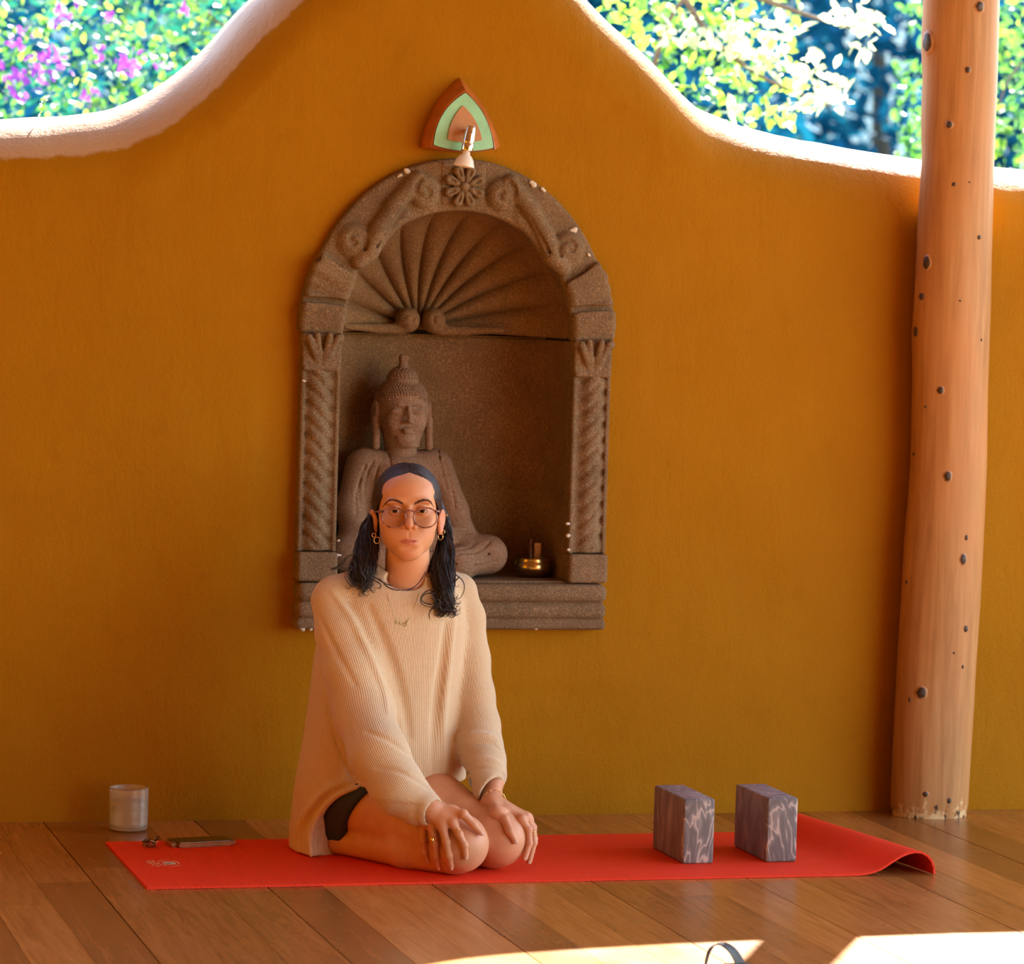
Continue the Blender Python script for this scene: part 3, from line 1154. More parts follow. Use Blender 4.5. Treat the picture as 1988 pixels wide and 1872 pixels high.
# ================================================================= LOG POST
def m_log():
    s = Nodes('peeled_log')
    v = s.coord('Position', (26, 26, 1.6))
    g = s.noise(v, 1.6, 7, .62, .6)
    v2 = s.coord('Position', (1, 1, .45))
    n = s.noise(v2, 5, 4, .6)
    c = s.ramp(g, [(.3, (.29, .125, .036)), (.55, (.41, .195, .068)), (.8, (.50, .28, .12))])
    c = s.mix(s.ramp(n, [(.42, (0, 0, 0)), (.66, (.55, .55, .55))]), c, (.52, .21, .07))
    # worn, chipped foot
    z = s.n('ShaderNodeSeparateXYZ'); s.l(s.n('ShaderNodeNewGeometry').outputs['Position'], z.inputs[0])
    pv = s.coord('Position', (1, 1, .5))
    chip = s.noise(pv, 30, 5, .75)
    foot = s.math('MULTIPLY', s.math('SUBTRACT', .085, z.outputs[2]), 3.6)
    f = s.math('ADD', chip, foot)
    c = s.mix(s.ramp(f, [(.74, (0, 0, 0)), (.78, (.75, .75, .75))]), c, (.66, .47, .24))
    c = s.mix(s.ramp(s.math('ADD', s.noise(pv, 55, 3, .7), foot), [(.84, (0, 0, 0)), (.87, (1, 1, 1))]), c, (.06, .03, .015))
    b1 = s.bump(g, .18, .003)
    b2 = s.bump(s.noise(s.coord('Position', (60, 60, .8)), 2.2, 4, .7), .25, .0015, b1)
    return s.fin(c, .5, b2, spec=.22)


MAT['log'] = m_log()
MAT['knot'] = m_simple('knot', (.055, .028, .018), .6, (160, .6, .002), var=.5, scale=90)
MAT['knot_ring'] = m_simple('knot_ring', (.42, .20, .09), .5)
PY = .866
LFT = [(-60, 1796), (0, 1795), (86, 1791), (144, 1794), (240, 1791), (308, 1793), (409, 1786), (481, 1783), (601, 1776), (649, 1773), (721, 1774.5), (900, 1771), (977, 1765), (1054, 1758), (1169, 1752), (1285, 1745), (1438, 1737), (1585, 1731.5)]
RGT = [(-60, 1938), (0, 1937), (144, 1933), (308, 1926), (433, 1922.6), (601, 1920), (769, 1914), (900, 1912.5), (1015, 1908), (1169, 1900), (1285, 1892), (1381, 1887), (1477, 1881), (1585, 1875)]


def post_xr(z):
    zs, xl = zip(*[(at_y(x, y, PY)[2], at_y(x, y, PY)[0]) for y, x in LFT][::-1])
    zr, xr = zip(*[(at_y(x, y, PY)[2], at_y(x, y, PY)[0]) for y, x in RGT][::-1])
    return np.interp(z, zs, xl), np.interp(z, zr, xr)


def build_post():
    t = thing('log_post', 'tall peeled log post with dark knots standing against the wall', 'post', (2.18, PY, 0))
    zs = np.concatenate([[-.0, .012], np.arange(.03, 3.06, .03)])
    seg = 64
    V = []
    for z in zs:
        a_, b_ = post_xr(z)
        cx, r = (a_+b_)/2, (b_-a_)/2
        for s_ in range(seg):
            th = 2*PI*s_/seg
            rr = 1+.010*mnoise.noise(Vector((math.cos(th)*1.5, math.sin(th)*1.5, z*2.5)))
            if z < .015: rr -= .03+.03*mnoise.noise(Vector((math.cos(th)*6, math.sin(th)*6, z)))
            V.append((cx+r*rr*math.cos(th), PY+.079*rr*math.sin(th), z))
    n = len(zs)
    Fq = [(i*seg+s_, i*seg+(s_+1) % seg, (i+1)*seg+(s_+1) % seg, (i+1)*seg+s_) for i in range(n-1) for s_ in range(seg)]
    link_mesh('log', np_mesh('log', V, Fq), MAT['log'], t)
    for (px, py, rx, ry) in [(1902, 13, 8, 10), (1800, 82, 7, 19), (1879, 136, 5, 6), (1843, 242, 6, 7), (1852, 358, 4, 4), (1882, 354, 1.6, 1.6), (1901, 461, 3.5, 4.5), (1799, 510, 6, 13), (1789, 576, 4, 7),
                             (1777, 644, 3, 10), (1826, 758, 6, 7), (1840, 925, 7, 9.5), (1876, 1044, 3, 5.5), (1870, 1086, 6, 10), (1875, 1221, 4, 7), (1789, 1345, 9, 11), (1766, 1359, 2.2, 5),
                             (1797, 1542, 5, 5), (1843, 1555, 4, 6), (1869, 1295, 2, 4), (1864, 584, 2, 2), (1905, 660, 1.6, 3), (1797, 790, 1.6, 3), (1774, 882, 1.6, 4), (1852, 1268, 2, 2.5), (1760, 1130, 1.6, 4)]:
        q0 = at_y(px, py, PY)
        a_, b_ = post_xr(q0[2]); cx, r = (a_+b_)/2, (b_-a_)/2
        # ray / ellipse hit
        d = _ray(px, py); o = CAM-np.array([cx, PY, 0])
        aa = (d[0]/r)**2+(d[1]/.079)**2; bb = 2*(o[0]*d[0]/r**2+o[1]*d[1]/.079**2); cc = (o[0]/r)**2+(o[1]/.079)**2-1
        disc = bb*bb-4*aa*cc
        tt = (-bb-math.sqrt(max(disc, 0)))/(2*aa)
        P = CAM+d*tt
        N = np.array([(P[0]-cx)/r**2, (P[1]-PY)/.079**2, 0]); N /= np.linalg.norm(N)
        T = np.cross([0, 0, 1], N)
        sc = 1/795.
        fore = max(.35, abs(float(T@RT)))
        def disc_mesh(k, lift, n=14, name='knot', m=None):
            c = P+N*lift
            V = [c+N*.0012]+[c+T*(rx*sc*k/fore*math.cos(2*PI*i/n)*(1+.12*math.sin(i*2.3+px)))+np.array([0, 0, 1])*(ry*sc*k*math.sin(2*PI*i/n)) for i in range(n)]
            V += [c-N*.004+T*(rx*sc*k/fore*1.1*math.cos(2*PI*i/n))+np.array([0, 0, 1])*(ry*sc*k*1.1*math.sin(2*PI*i/n)) for i in range(n)]
            F2 = [(0, 1+i, 1+(i+1) % n) for i in range(n)]+[(1+i, 1+n+i, 1+n+(i+1) % n, 1+(i+1) % n) for i in range(n)]
            return py_mesh(name, V, F2)
        k1 = link_mesh('knot', disc_mesh(1.0, .0012), MAT['knot'], t)
        if rx > 4.5:
            link_mesh('knot_rim', disc_mesh(1.35, .0004), MAT['knot_ring'], k1)
build_post()

# ================================================================= YOGA MAT
def m_mat():
    s = Nodes('red_foam')
    v = s.coord('Position')
    w = s.n('ShaderNodeTexWave', wave_type='BANDS', bands_direction='X')
    mp = s.n('ShaderNodeMapping'); mp.inputs['Rotation'].default_value = (0, 0, math.radians(0)); s.l(v, mp.inputs[0])
    s.l(mp.outputs[0], w.inputs['Vector']); w.inputs['Scale'].default_value = 62; w.inputs['Distortion'].default_value = .3
    w2 = s.n('ShaderNodeTexWave', wave_type='BANDS', bands_direction='Y')
    s.l(v, w2.inputs['Vector']); w2.inputs['Scale'].default_value = 30
    h = s.math('ADD', w.outputs['Fac'], s.math('MULTIPLY', w2.outputs['Fac'], .5))
    n = s.noise(v, 3, 4, .6)
    c = s.ramp(n, [(.3, (.84, .040, .009)), (.7, (.90, .054, .012))])
    c = s.mix(s.ramp(w.outputs['Fac'], [(.0, (.35, .35, .35)), (.4, (0, 0, 0))]), c, (.60, .012, .008))
    return s.fin(c, .6, s.bump(h, .5, .0012), spec=.22)


MAT['mat'] = m_mat()
MAT['cream'] = m_simple('cream_print', (.92, .80, .55), .6)


def build_mat():
    t = thing('yoga_mat', 'long red foam yoga mat with curled right end under the kneeling woman', 'mat', (.9, .3, 0))
    th = .0052
    near = [(0, 0), (.3, 0), (.6, 0), (.9, 0), (1.2, 0), (1.4, 0), (1.52, 0), (1.60, 0), (1.643, .0), (1.675, .002), (1.71, .012), (1.74, .030), (1.768, .045), (1.795, .051), (1.818, .046), (1.834, .030), (1.840, .012), (1.8405, .001)]
    far = [(0, 0), (.3, 0), (.6, 0), (.9, 0), (1.2, 0), (1.38, 0), (1.49, 0), (1.55, 0), (1.586, .0), (1.615, .003), (1.645, .014), (1.672, .030), (1.698, .041), (1.722, .045), (1.745, .041), (1.762, .028), (1.770, .011), (1.772, .001)]
    def prof(P, n=90):
        P = spline(P, n*4)
        P[:, 1] = np.maximum(P[:, 1], 0)
        s_ = np.concatenate([[0], np.cumsum(np.hypot(*np.diff(P, axis=0).T))])
        q = np.linspace(0, s_[-1], n)
        return np.stack([np.interp(q, s_, P[:, 0]), np.interp(q, s_, P[:, 1])], 1)
    A1, A2 = prof(near, 120), prof(far, 120)
    nv = 20
    top, bot = [], []
    for j in range(nv+1):
        f = j/nv
        P = A1*(1-f)+A2*f
        T = np.gradient(P, axis=0); T /= np.linalg.norm(T, axis=1)[:, None]
        Nn = np.stack([-T[:, 1], T[:, 0]], 1)
        for i, (p, n_) in enumerate(zip(P, Nn)):
            y = .61*f
            bot.append((p[0], y, p[1]+.0003)); top.append((p[0]+n_[0]*th, y, p[1]+n_[1]*th))
    n = 120; m = (nv+1)*n
    V = top+bot
    Fq = []
    for j in range(nv):
        for i in range(n-1):
            a = j*n+i
            Fq.append((a, a+1, a+n+1, a+n)); Fq.append((m+a, m+a+n, m+a+n+1, m+a+1))
    for i in range(n-1):
        Fq.append((i, m+i, m+i+1, i+1)); a = nv*n+i; Fq.append((a, a+1, m+a+1, m+a))
    for j in range(nv):
        a = j*n; Fq.append((a, a+n, m+a+n, m+a)); a = j*n+n-1; Fq.append((a, m+a, m+a+n, a+n))
    o = link_mesh('mat_body', np_mesh('mat_body', V, Fq), MAT['mat'], t)
    shade_auto(o, 50)
    # printed emblem: dashed ring, woven motif, three short lines of lettering
    c = at_z(327, 1677, th)
    parts = []
    def bar(p, q, w_):
        w_ *= 1.35
        p = np.array(p); q = np.array(q); d = q-p; d /= np.linalg.norm(d)+1e-9; nn = np.array([-d[1], d[0]])*w_
        V = [(*(p+nn), 0), (*(p-nn), 0), (*(q-nn), 0), (*(q+nn), 0)]
        V = [(x+c[0], y+c[1], th+.0012) for x, y, z in V]
        parts.append((np.array(V), [(0, 1, 2, 3)]))
    N = 22
    for i in range(N):
        if i in (3, 9, 15, 20): continue
        a0 = 2*PI*i/N; a1 = a0+2*PI/N*.72
        for k in range(2):
            b0 = a0+(a1-a0)*k/2; b1 = a0+(a1-a0)*(k+1)/2
            bar((.023*math.cos(b0), .043*math.sin(b0)), (.023*math.cos(b1), .043*math.sin(b1)), .0012)
    for k in range(5):
        for s2 in (-1, 1):
            bar((-.012+.005*k, -.02*s2), (-.006+.005*k, .004*s2), .0009)
            bar((-.010+.005*k, .02*s2), (.0+.004*k, .0), .0008)
    bar((-.016, 0), (.016, 0), .001)
    ring = link_mesh('printed_emblem', py_mesh('printed_emblem', *join(parts)), MAT['cream'], t, False)
    parts.clear()
    r2 = random.Random(2)
    for li, (x, y0, y1) in enumerate(((-.030, -.046, .040), (-.038, -.030, .036), (-.044, .0, .034))):
        y = y0
        while y < y1:
            w_ = .0062
            k = r2.random()
            bar((x-.0022, y), (x+.0022, y), .0008)
            if k < .5: bar((x-.0022, y), (x-.0022, y+w_*.6), .0006)
            if k > .3: bar((x+.0022, y+w_*.6), (x-.0022, y+w_*.6), .0007)
            y += w_*1.5
    link_mesh('printed_lettering', py_mesh('printed_lettering', *join(parts)), MAT['cream'], t, False)
build_mat()

# ================================================================= YOGA BLOCKS
def m_marble():
    s = Nodes('marbled_foam')
    oi = s.n('ShaderNodeObjectInfo')
    tc = s.n('ShaderNodeTexCoord').outputs['Object']
    add = s.n('ShaderNodeVectorMath', operation='ADD'); cmb = s.n('ShaderNodeCombineXYZ')
    r = s.math('MULTIPLY', oi.outputs['Random'], 7.3); s.l(r, cmb.inputs[0]); s.l(r, cmb.inputs[2])
    s.l(tc, add.inputs[0]); s.l(cmb.outputs[0], add.inputs[1])
    mp = s.n('ShaderNodeMapping'); mp.inputs['Scale'].default_value = (10, 7, 1.6); s.l(add.outputs[0], mp.inputs[0])
    st = s.math('MULTIPLY_ADD', s.math('SINE', s.math('MULTIPLY', s.noise(mp.outputs[0], 1.6, 3, .55, .7), 34.)), .5, .5)
    cs = s.ramp(st, [(.0, (.20, .15, .16)), (.5, (.26, .20, .205)), (.93, (.30, .235, .235)), (.99, (.40, .31, .28))])
    mp3 = s.n('ShaderNodeMapping'); mp3.inputs['Scale'].default_value = (24, 6, 9); s.l(add.outputs[0], mp3.inputs[0])
    sw = s.math('MULTIPLY_ADD', s.math('SINE', s.math('MULTIPLY', s.noise(mp3.outputs[0], .8, 2, .5, 1.6), 27.)), .5, .5)
    ce = s.ramp(sw, [(.0, (.15, .125, .125)), (.7, (.20, .17, .165)), (.92, (.27, .23, .22)), (.985, (.48, .38, .33))])
    sx = s.n('ShaderNodeSeparateXYZ'); s.l(tc, sx.inputs[0])
    endm = s.ramp(s.math('MULTIPLY_ADD', sx.outputs[1], -12., -.30), [(.85, (0, 0, 0)), (.98, (1, 1, 1))])
    c = s.mix(endm, cs, ce)
    sp = s.noise(s.coord('Object'), 160, 2, .6)
    return s.fin(c, .62, s.bump(sp, .25, .001), spec=.4)


MAT['marble'] = m_marble()


def build_block(x, y, label):
    bm = bmesh.new(); bmesh.ops.create_cube(bm, size=1)
    for v in bm.verts: v.co = Vector((v.co.x*.076, v.co.y*.229, v.co.z*.152))
    bmesh.ops.bevel(bm, geom=bm.edges[:], offset=.007, segments=3, affect='EDGES', profile=.6)
    o = bm_obj('yoga_block', bm, MAT['marble'])
    o.location = (x+.038, y+.1145, .0053+.076)
    shade_auto(o, 30)
    return tag(o, label, 'block', 'marbled yoga blocks')


build_block(1.2823, .1692, 'grey marbled foam yoga block nearer the woman, heavily swirled pale end')
build_block(1.4892, .1716, 'grey marbled foam yoga block beside the mat curl, smoother streaked end')

# ================================================================= WATER GLASS
def m_glass(name, c=(1, 1, 1), rough=.03, ior=1.45):
    s = Nodes(name)
    return s.fin(c, rough, None, 0, .5, **{'Transmission Weight': 1.0, 'IOR': ior})


MAT['glass'] = Nodes('misted_glass').fin((.95, .89, .78), .18, None, 0, .5, **{'Transmission Weight': .78, 'IOR': 1.45})
MAT['water'] = m_glass('water', (.97, .98, .96), .02, 1.33)


def build_glass():
    cx, cy = .084, .806
    t = thing('drinking_glass', 'textured clear drinking glass of water on the floor by the wall', 'glass', (cx, cy, 0))
    seg = 96
    V = []
    prof = [(.030, 0), (.040, .0005), (.0455, .005)]
    zz = np.linspace(.008, .104, 70)
    outer = prof+[(.0465-.001*(z < .012), z) for z in zz]
    inner = [(.0438, .104-(k*.0045)) for k in range(0, 21)]+[(.040, .0095), (.02, .0085), (.0005, .0085)]
    allp = outer+inner
    for (r, z) in allp:
        for s_ in range(seg):
            a = 2*PI*s_/seg
            rr = r
            if (r, z) in outer and z > .012 and z < .094:
                # hobnail dots in rows, with plain rings between bands
                row = z/.0042
                band = .25 if (int(z/.021) != int((z-.003)/.021)) else 1
                rr = r+.0009*band*max(0, math.cos(seg/2.4*a/1.0+PI*int(row)))*max(0, math.sin(PI*(row % 1)))
                rr += .0006*(1-band)
            V.append((cx+rr*math.cos(a), cy+rr*math.sin(a), z))
    n = len(allp)
    Fq = [(i*seg+s_, i*seg+(s_+1) % seg, (i+1)*seg+(s_+1) % seg, (i+1)*seg+s_) for i in range(n-1) for s_ in range(seg)]
    Fb = Fq
    o = link_mesh('tumbler', np_mesh('tumbler', V, Fb), MAT['glass'], t)
    v, f = lathe([(.0001, .0092), (.038, .0098), (.0432, .014), (.0432, .0745), (.0425, .0735), (.0001, .0735)], 48, (cx, cy, 0))
    w_ = link_mesh('water', np_mesh('water', v, f), MAT['water'], t)
    tag(w_, 'clear still water')
build_glass()

# ================================================================= PHONE
def build_phone():
    MAT['case'] = m_simple('tan_case', (.30, .115, .035), .25, (60, .2, .001), var=.3, scale=50, **{'Coat Weight': .5})
    MAT['screen'] = m_simple('phone_screen', (.012, .010, .010), .08)
    t = thing('mobile_phone', 'mobile phone in a glossy brown case lying on the mat', 'phone', (.214, .549, .0056), math.radians(10))
    def rbox(name, sx, sy, z0, z1, rad, bev, m):
        bm = bmesh.new(); bmesh.ops.create_cube(bm, size=1)
        for v in bm.verts: v.co = Vector((v.co.x*sx, v.co.y*sy, z0+(v.co.z+.5)*(z1-z0)))
        ed = [e for e in bm.edges if abs(e.verts[0].co.z-e.verts[1].co.z) > 1e-5]
        bmesh.ops.bevel(bm, geom=ed, offset=rad, segments=6, affect='EDGES')
        if bev: bmesh.ops.bevel(bm, geom=[e for e in bm.edges if abs(e.verts[0].co.z-e.verts[1].co.z) < 1e-6 and len(e.link_faces) == 2 and e.calc_face_angle(0) > 1], offset=bev, segments=3, affect='EDGES')
        me = bpy.data.meshes.new(name); bm.to_mesh(me); bm.free()
        o = bpy.data.objects.new(name, me); COL.objects.link(o); me.materials.append(m); o.parent = t
        return o
    rbox('case', .160, .080, 0, .0115, .014, .0035, MAT['case'])
    rbox('screen', .149, .069, .0113, .0121, .010, 0, MAT['screen'])
build_phone()

# ================================================================= HAIR CLIP
def build_clip():
    s = Nodes('tortoiseshell')
    n = s.noise(s.coord('Position'), 130, 3, .6)
    c = s.ramp(n, [(.42, (.025, .010, .008)), (.55, (.12, .035, .012)), (.68, (.60, .30, .10))])
    MAT['tort'] = s.fin(c, .12, spec=.6, **{'Coat Weight': .6})
    MAT['gold'] = m_simple('gold', (.90, .60, .25), .18, metal=1)
    c0 = at_z(292, 1645, .0055)
    t = thing('hair_claw_clip', 'small tortoiseshell hair claw clip lying left of the phone', 'hair clip', (c0[0], c0[1], .0055))
    c0 = A(c0[0], c0[1], .0055)
    for sg in (-1, 1):
        parts = []
        top = spline([c0+A(-.016, sg*.004, .012), c0+A(-.004, sg*.008, .017), c0+A(.010, sg*.006, .012)], 10)
        parts.append(tube(top, .0026, 8))
        for k in range(5):
            x = -.015+.006*k
            parts.append(tube(spline([c0+A(x, sg*.006, .014), c0+A(x-.001, sg*.016, .010), c0+A(x, sg*.013, .0022), c0+A(x+.001, sg*.005, .0012)], 9), np.linspace(.0019, .0011, 9), 6))
        j = link_mesh('jaw', py_mesh('jaw', *join(parts)), MAT['tort'], t)
        parts = [tube(spline([c0+A(.008, sg*.004, .012), c0+A(.013, sg*.008, .020), c0+A(.018, sg*.010, .027)], 8), np.linspace(.0022, .0036, 8), 8)]
        link_mesh('finger_grip', py_mesh('finger_grip', *join(parts)), MAT['tort'], t)
    hel = [c0+A(.008+.0002*k, .003*math.cos(k*.8), .012+.003*math.sin(k*.8)) for k in range(40)]
    link_mesh('spring', py_mesh('spring', *tube(hel, .0007, 6)), MAT['gold'], t)
build_clip()

# ================================================================= STRAP LOOP at the bottom edge
def build_strap():
    MAT['strap'] = m_simple('black_webbing', (.02, .017, .02), .5, (300, .3, .0006))
    c = at_z(1405, 1903)
    t = thing('bag_strap', 'black strap loop standing on the sunlit floor at the bottom edge', 'strap', (c[0], c[1], 0))
    top = at_y(1393, 1834, c[1])
    path = [(-.040, .0, 0), (-.038, .0, .03), (-.030, .0, top[2]-.010), (-.012, .0, top[2]), (.010, .0, top[2]-.008), (.028, .0, top[2]-.030), (.046, .0, .0)]
    P = spline([(c[0]+a, c[1]+b, z) for a, b, z in path], 30)
    V, Fq = [], []
    for i, p in enumerate(P):
        f = i/29
        w_ = .0055+.006*f
        Tn = P[min(i+1, 29)]-P[max(i-1, 0)]; Tn /= np.linalg.norm(Tn)
        Wd = np.array([math.sin(.5+f*.8), math.cos(.5+f*.8), 0]); Wd -= Tn*(Wd@Tn); Wd /= np.linalg.norm(Wd)
        Nn = np.cross(Tn, Wd)
        for s1, s2 in ((1, 1), (-1, 1), (-1, -1), (1, -1)):
            V.append(p+Wd*w_*s1+Nn*.0012*s2)
    for i in range(29):
        for k in range(4):
            Fq.append((i*4+k, i*4+(k+1) % 4, (i+1)*4+(k+1) % 4, (i+1)*4+k))
    o = link_mesh('loop', py_mesh('loop', V, Fq), MAT['strap'], t, False)
    S = Sdf(); S.add(p_box(A(c[0]+.0, c[1]-.06, .016), (.06, .075, .016), .012), .003)
    sdf_obj(S, 'pouch', .004, MAT['strap'], t)
build_strap()

# ================================================================= WALL LAMP (three-lobed wooden sconce)
def trilobe(pix, Y, bulge, n=16):
    P = [at_y(x, y, Y) for x, y in pix]
    cen = sum(P)/3
    out = []
    for i in range(3):
        a, b = P[i], P[(i+1) % 3]
        mid = (a+b)/2; o = mid-cen; o /= np.linalg.norm(o)
        c = mid+o*bulge[i]*2
        for k in range(n):
            t = k/n
            out.append((1-t)**2*a+2*t*(1-t)*c+t*t*b)
    return np.array(out)


def loft(rings, cap0=True, cap1=True):
    V = np.concatenate(rings); n = len(rings[0]); Fs = []
    for r_ in range(len(rings)-1):
        for i in range(n):
            j = (i+1) % n
            Fs.append((r_*n+i, r_*n+j, (r_+1)*n+j, (r_+1)*n+i))
    if cap0: Fs.append(tuple(range(n-1, -1, -1)))
    if cap1: Fs.append(tuple((len(rings)-1)*n+i for i in range(n)))
    return V, Fs


def fix_normals(o):
    bm = bmesh.new(); bm.from_mesh(o.data); bmesh.ops.recalc_face_normals(bm, faces=bm.faces[:]); bm.to_mesh(o.data); bm.free()
    return o


def build_sconce():
    MAT['sc_wood'] = m_simple('red_varnished_wood', (.42, .125, .03), .3, (8, .2, .003), var=.35, scale=14)
    MAT['mint'] = m_simple('mint_enamel', (.27, .62, .42), .35, var=.10, scale=30)
    MAT['tan'] = m_simple('tan_panel', (.45, .20, .09), .4, var=.15, scale=30)
    MAT['chrome'] = m_simple('chrome', (.85, .85, .86), .12, metal=1)
    MAT['whitep'] = m_simple('white_plastic', (.80, .74, .72), .35)
    c = at_y(892, 240, YW)
    t = thing('wall_lamp', 'mint and wood three-cornered wall lamp with chrome spotlight above the niche', 'lamp', tuple(c))
    v0 = [(889, 151), (971, 284), (815, 289)]
    v1 = [(893, 152), (971, 283), (817, 287)]
    vm = [(899, 166), (966, 288), (829, 287)]
    v2 = [(904, 178), (960, 289), (840, 282)]
    b = [.016, .011, .020]
    rings = [trilobe(v0, YW+.012, b), trilobe(v1, YW-.012, b), trilobe(vm, YW-.045, b), trilobe([(903, 174), (962, 290), (837, 283)], YW-.058, b), trilobe(v2, YW-.060, b), trilobe(v2, YW-.054, b)]
    o = fix_normals(link_mesh('wooden_surround', py_mesh('wooden_surround', *loft(rings)), MAT['sc_wood'], t)); shade_auto(o, 25)
    v3 = [(904, 180), (958, 287), (842, 281)]
    o = fix_normals(link_mesh('mint_plate', py_mesh('mint_plate', *loft([trilobe(v3, YW-.053, b), trilobe(v3, YW-.062, b)])), MAT['mint'], t)); shade_auto(o, 25)
    v4 = [(899, 205), (936, 272), (869, 271)]
    o = fix_normals(link_mesh('centre_panel', py_mesh('centre_panel', *loft([trilobe(v4, YW-.058, [.009, .006, .009]), trilobe(v4, YW-.066, [.009, .006, .009])])), MAT['tan'], t)); shade_auto(o, 25)
    # spotlight
    Yl = YW-.105
    pa, pb, pc = at_y(915, 246, Yl), at_y(906, 294, Yl), at_y(902, 323, Yl)
    ax = (pb-pa)/np.linalg.norm(pb-pa)
    ref = np.array([0, 1., 0]); e1 = np.cross(ax, ref); e1 /= np.linalg.norm(e1); e2 = np.cross(ax, e1)
    def turn(name, org, prof, m, seg=32, parent=t):
        V = []; Fq = []
        for (r, z) in prof:
            for s_ in range(seg):
                a = 2*PI*s_/seg
                V.append(org+ax*z+(e1*math.cos(a)+e2*math.sin(a))*r)
        for i in range(len(prof)-1):
            for s_ in range(seg):
                u_ = (s_+1) % seg
                Fq.append((i*seg+s_, i*seg+u_, (i+1)*seg+u_, (i+1)*seg+s_))
        return fix_normals(link_mesh(name, py_mesh(name, V, Fq), m, parent))
    L = float(np.linalg.norm(pb-pa))
    body = turn('spot_body', pa, [(.0002, -.002), (.0105, -.002), (.0118, .004), (.0142, L*.35), (.0150, L*.62), (.0152, L*.64), (.0145, L*.645), (.0152, L*.66), (.0145, L*.665), (.0152, L*.68), (.0150, L*.95), (.0142, L), (.0002, L)], MAT['chrome'])
    L2 = float(np.linalg.norm(pc-pb))
    turn('spot_cup', pb, [(.0002, 0), (.009, 0), (.0095, L2*.2), (.015, L2*.32), (.021, L2*.55), (.0245, L2*.85), (.0262, L2), (.0262, L2*1.03), (.0235, L2*1.0), (.020, L2*.6), (.0002, L2*.5)], MAT['whitep'])
    # swivel stem back to the plate
    V, Fq = tube([pa+ax*.012, pa+ax*.012+np.array([0, .02, 0]), pa+ax*.010+np.array([0, .045, .0])], .006, 12)
    link_mesh('swivel_stem', py_mesh('swivel_stem', V, Fq), MAT['chrome'], t)
    link_mesh('switch', py_mesh('switch', *tube([pa+ax*.014+RT*.006-FW*.013, pa+ax*.014+RT*.006-FW*.017], .0028, 10)), MAT['dark'], t)
build_sconce()

# ================================================================= SINGING BOWL
def build_bowl():
    s = Nodes('hammered_brass')
    v = s.coord('Object')
    n = s.noise(s.coord('Position', (1, 1, 8)), 20, 4, .6)
    c = s.ramp(n, [(.35, (.42, .29, .12)), (.65, (.62, .46, .22))])
    MAT['brass'] = s.fin(c, .24, s.bump(s.noise(s.coord('Position', (1, 1, 12)), 60, 3, .6), .12, .001), 1)
    zf = NZ0+.1225
    c = at_y(1033, 1112, 1.035)
    cx, cy = float(c[0]), 1.035
    t = thing('singing_bowl', 'small brass singing bowl on the niche ledge right of the statue', 'bowl', (cx, cy, zf))
    prof = [(.0001, .0005), (.026, .0008), (.034, .004), (.0445, .013), (.0485, .024), (.0482, .033), (.0455, .040), (.0452, .0485), (.0436, .0485), (.0440, .040), (.0460, .033), (.0462, .024), (.042, .014), (.030, .006), (.0001, .005)]
    P = spline([(a, b, 0) for a, b in prof], 60)[:, :2]
    P[:, 0] = np.maximum(P[:, 0], .0001)
    V, Fq = lathe([tuple(q) for q in P], 56, (cx, cy, zf))
    fix_normals(link_mesh('bowl_body', np_mesh('bowl_body', V, Fq), MAT['brass'], t))
    for k, z in enumerate((.0405, .0475)):
        rr = .0462 if k == 0 else .0455
        pts = [(cx+rr*math.cos(a), cy+rr*math.sin(a), zf+z) for a in np.linspace(0, 2*PI, 56, endpoint=False)]
        link_mesh('rim_band', py_mesh('rim_band', *tube(pts, .0009, 6, True)), MAT['brass'], t)
    MAT['darkwood'] = m_simple('dark_wood', (.10, .035, .018), .45, (60, .3, .001), var=.3)
    MAT['palo'] = m_simple('raw_wood', (.36, .19, .08), .8, (80, .5, .002), var=.45, scale=80)
    P0, P1 = A(cx-.006, cy, zf+.008), A(*at_y(1031, 1046, cy+.012))
    S = Sdf().add(p_cone(P0, P1*.8+P0*.2, .0075, .0062), .002).add(p_ell(P1*.92+P0*.08, (.0055, .0055, .009)), .004).add(p_torus(P1*.8+P0*.2, .0055, .0022, 2), .002)
    o = link_mesh('bowl_mallet', S.mesh('bowl_mallet', .0016), MAT['darkwood'])
    tag(o, 'dark turned wooden mallet standing in the brass bowl', 'mallet')
    P0, P1 = A(cx+.012, cy-.006, zf+.012), A(*at_y(1041, 1054, cy-.004))
    S = Sdf().add(p_box((P0+P1)/2, (.0085, .006, float(P1[2]-P0[2])/2), .0015, rotm('Y', .03)), .001)
    S.sub(p_box((P0+P1)/2+A(.0035, -.007, .004), (.0014, .002, .014)), .001)
    o = link_mesh('wood_stick', S.mesh('wood_stick', .0014), MAT['palo'])
    tag(o, 'pale split wooden stick standing in the brass bowl', 'stick')
build_bowl()
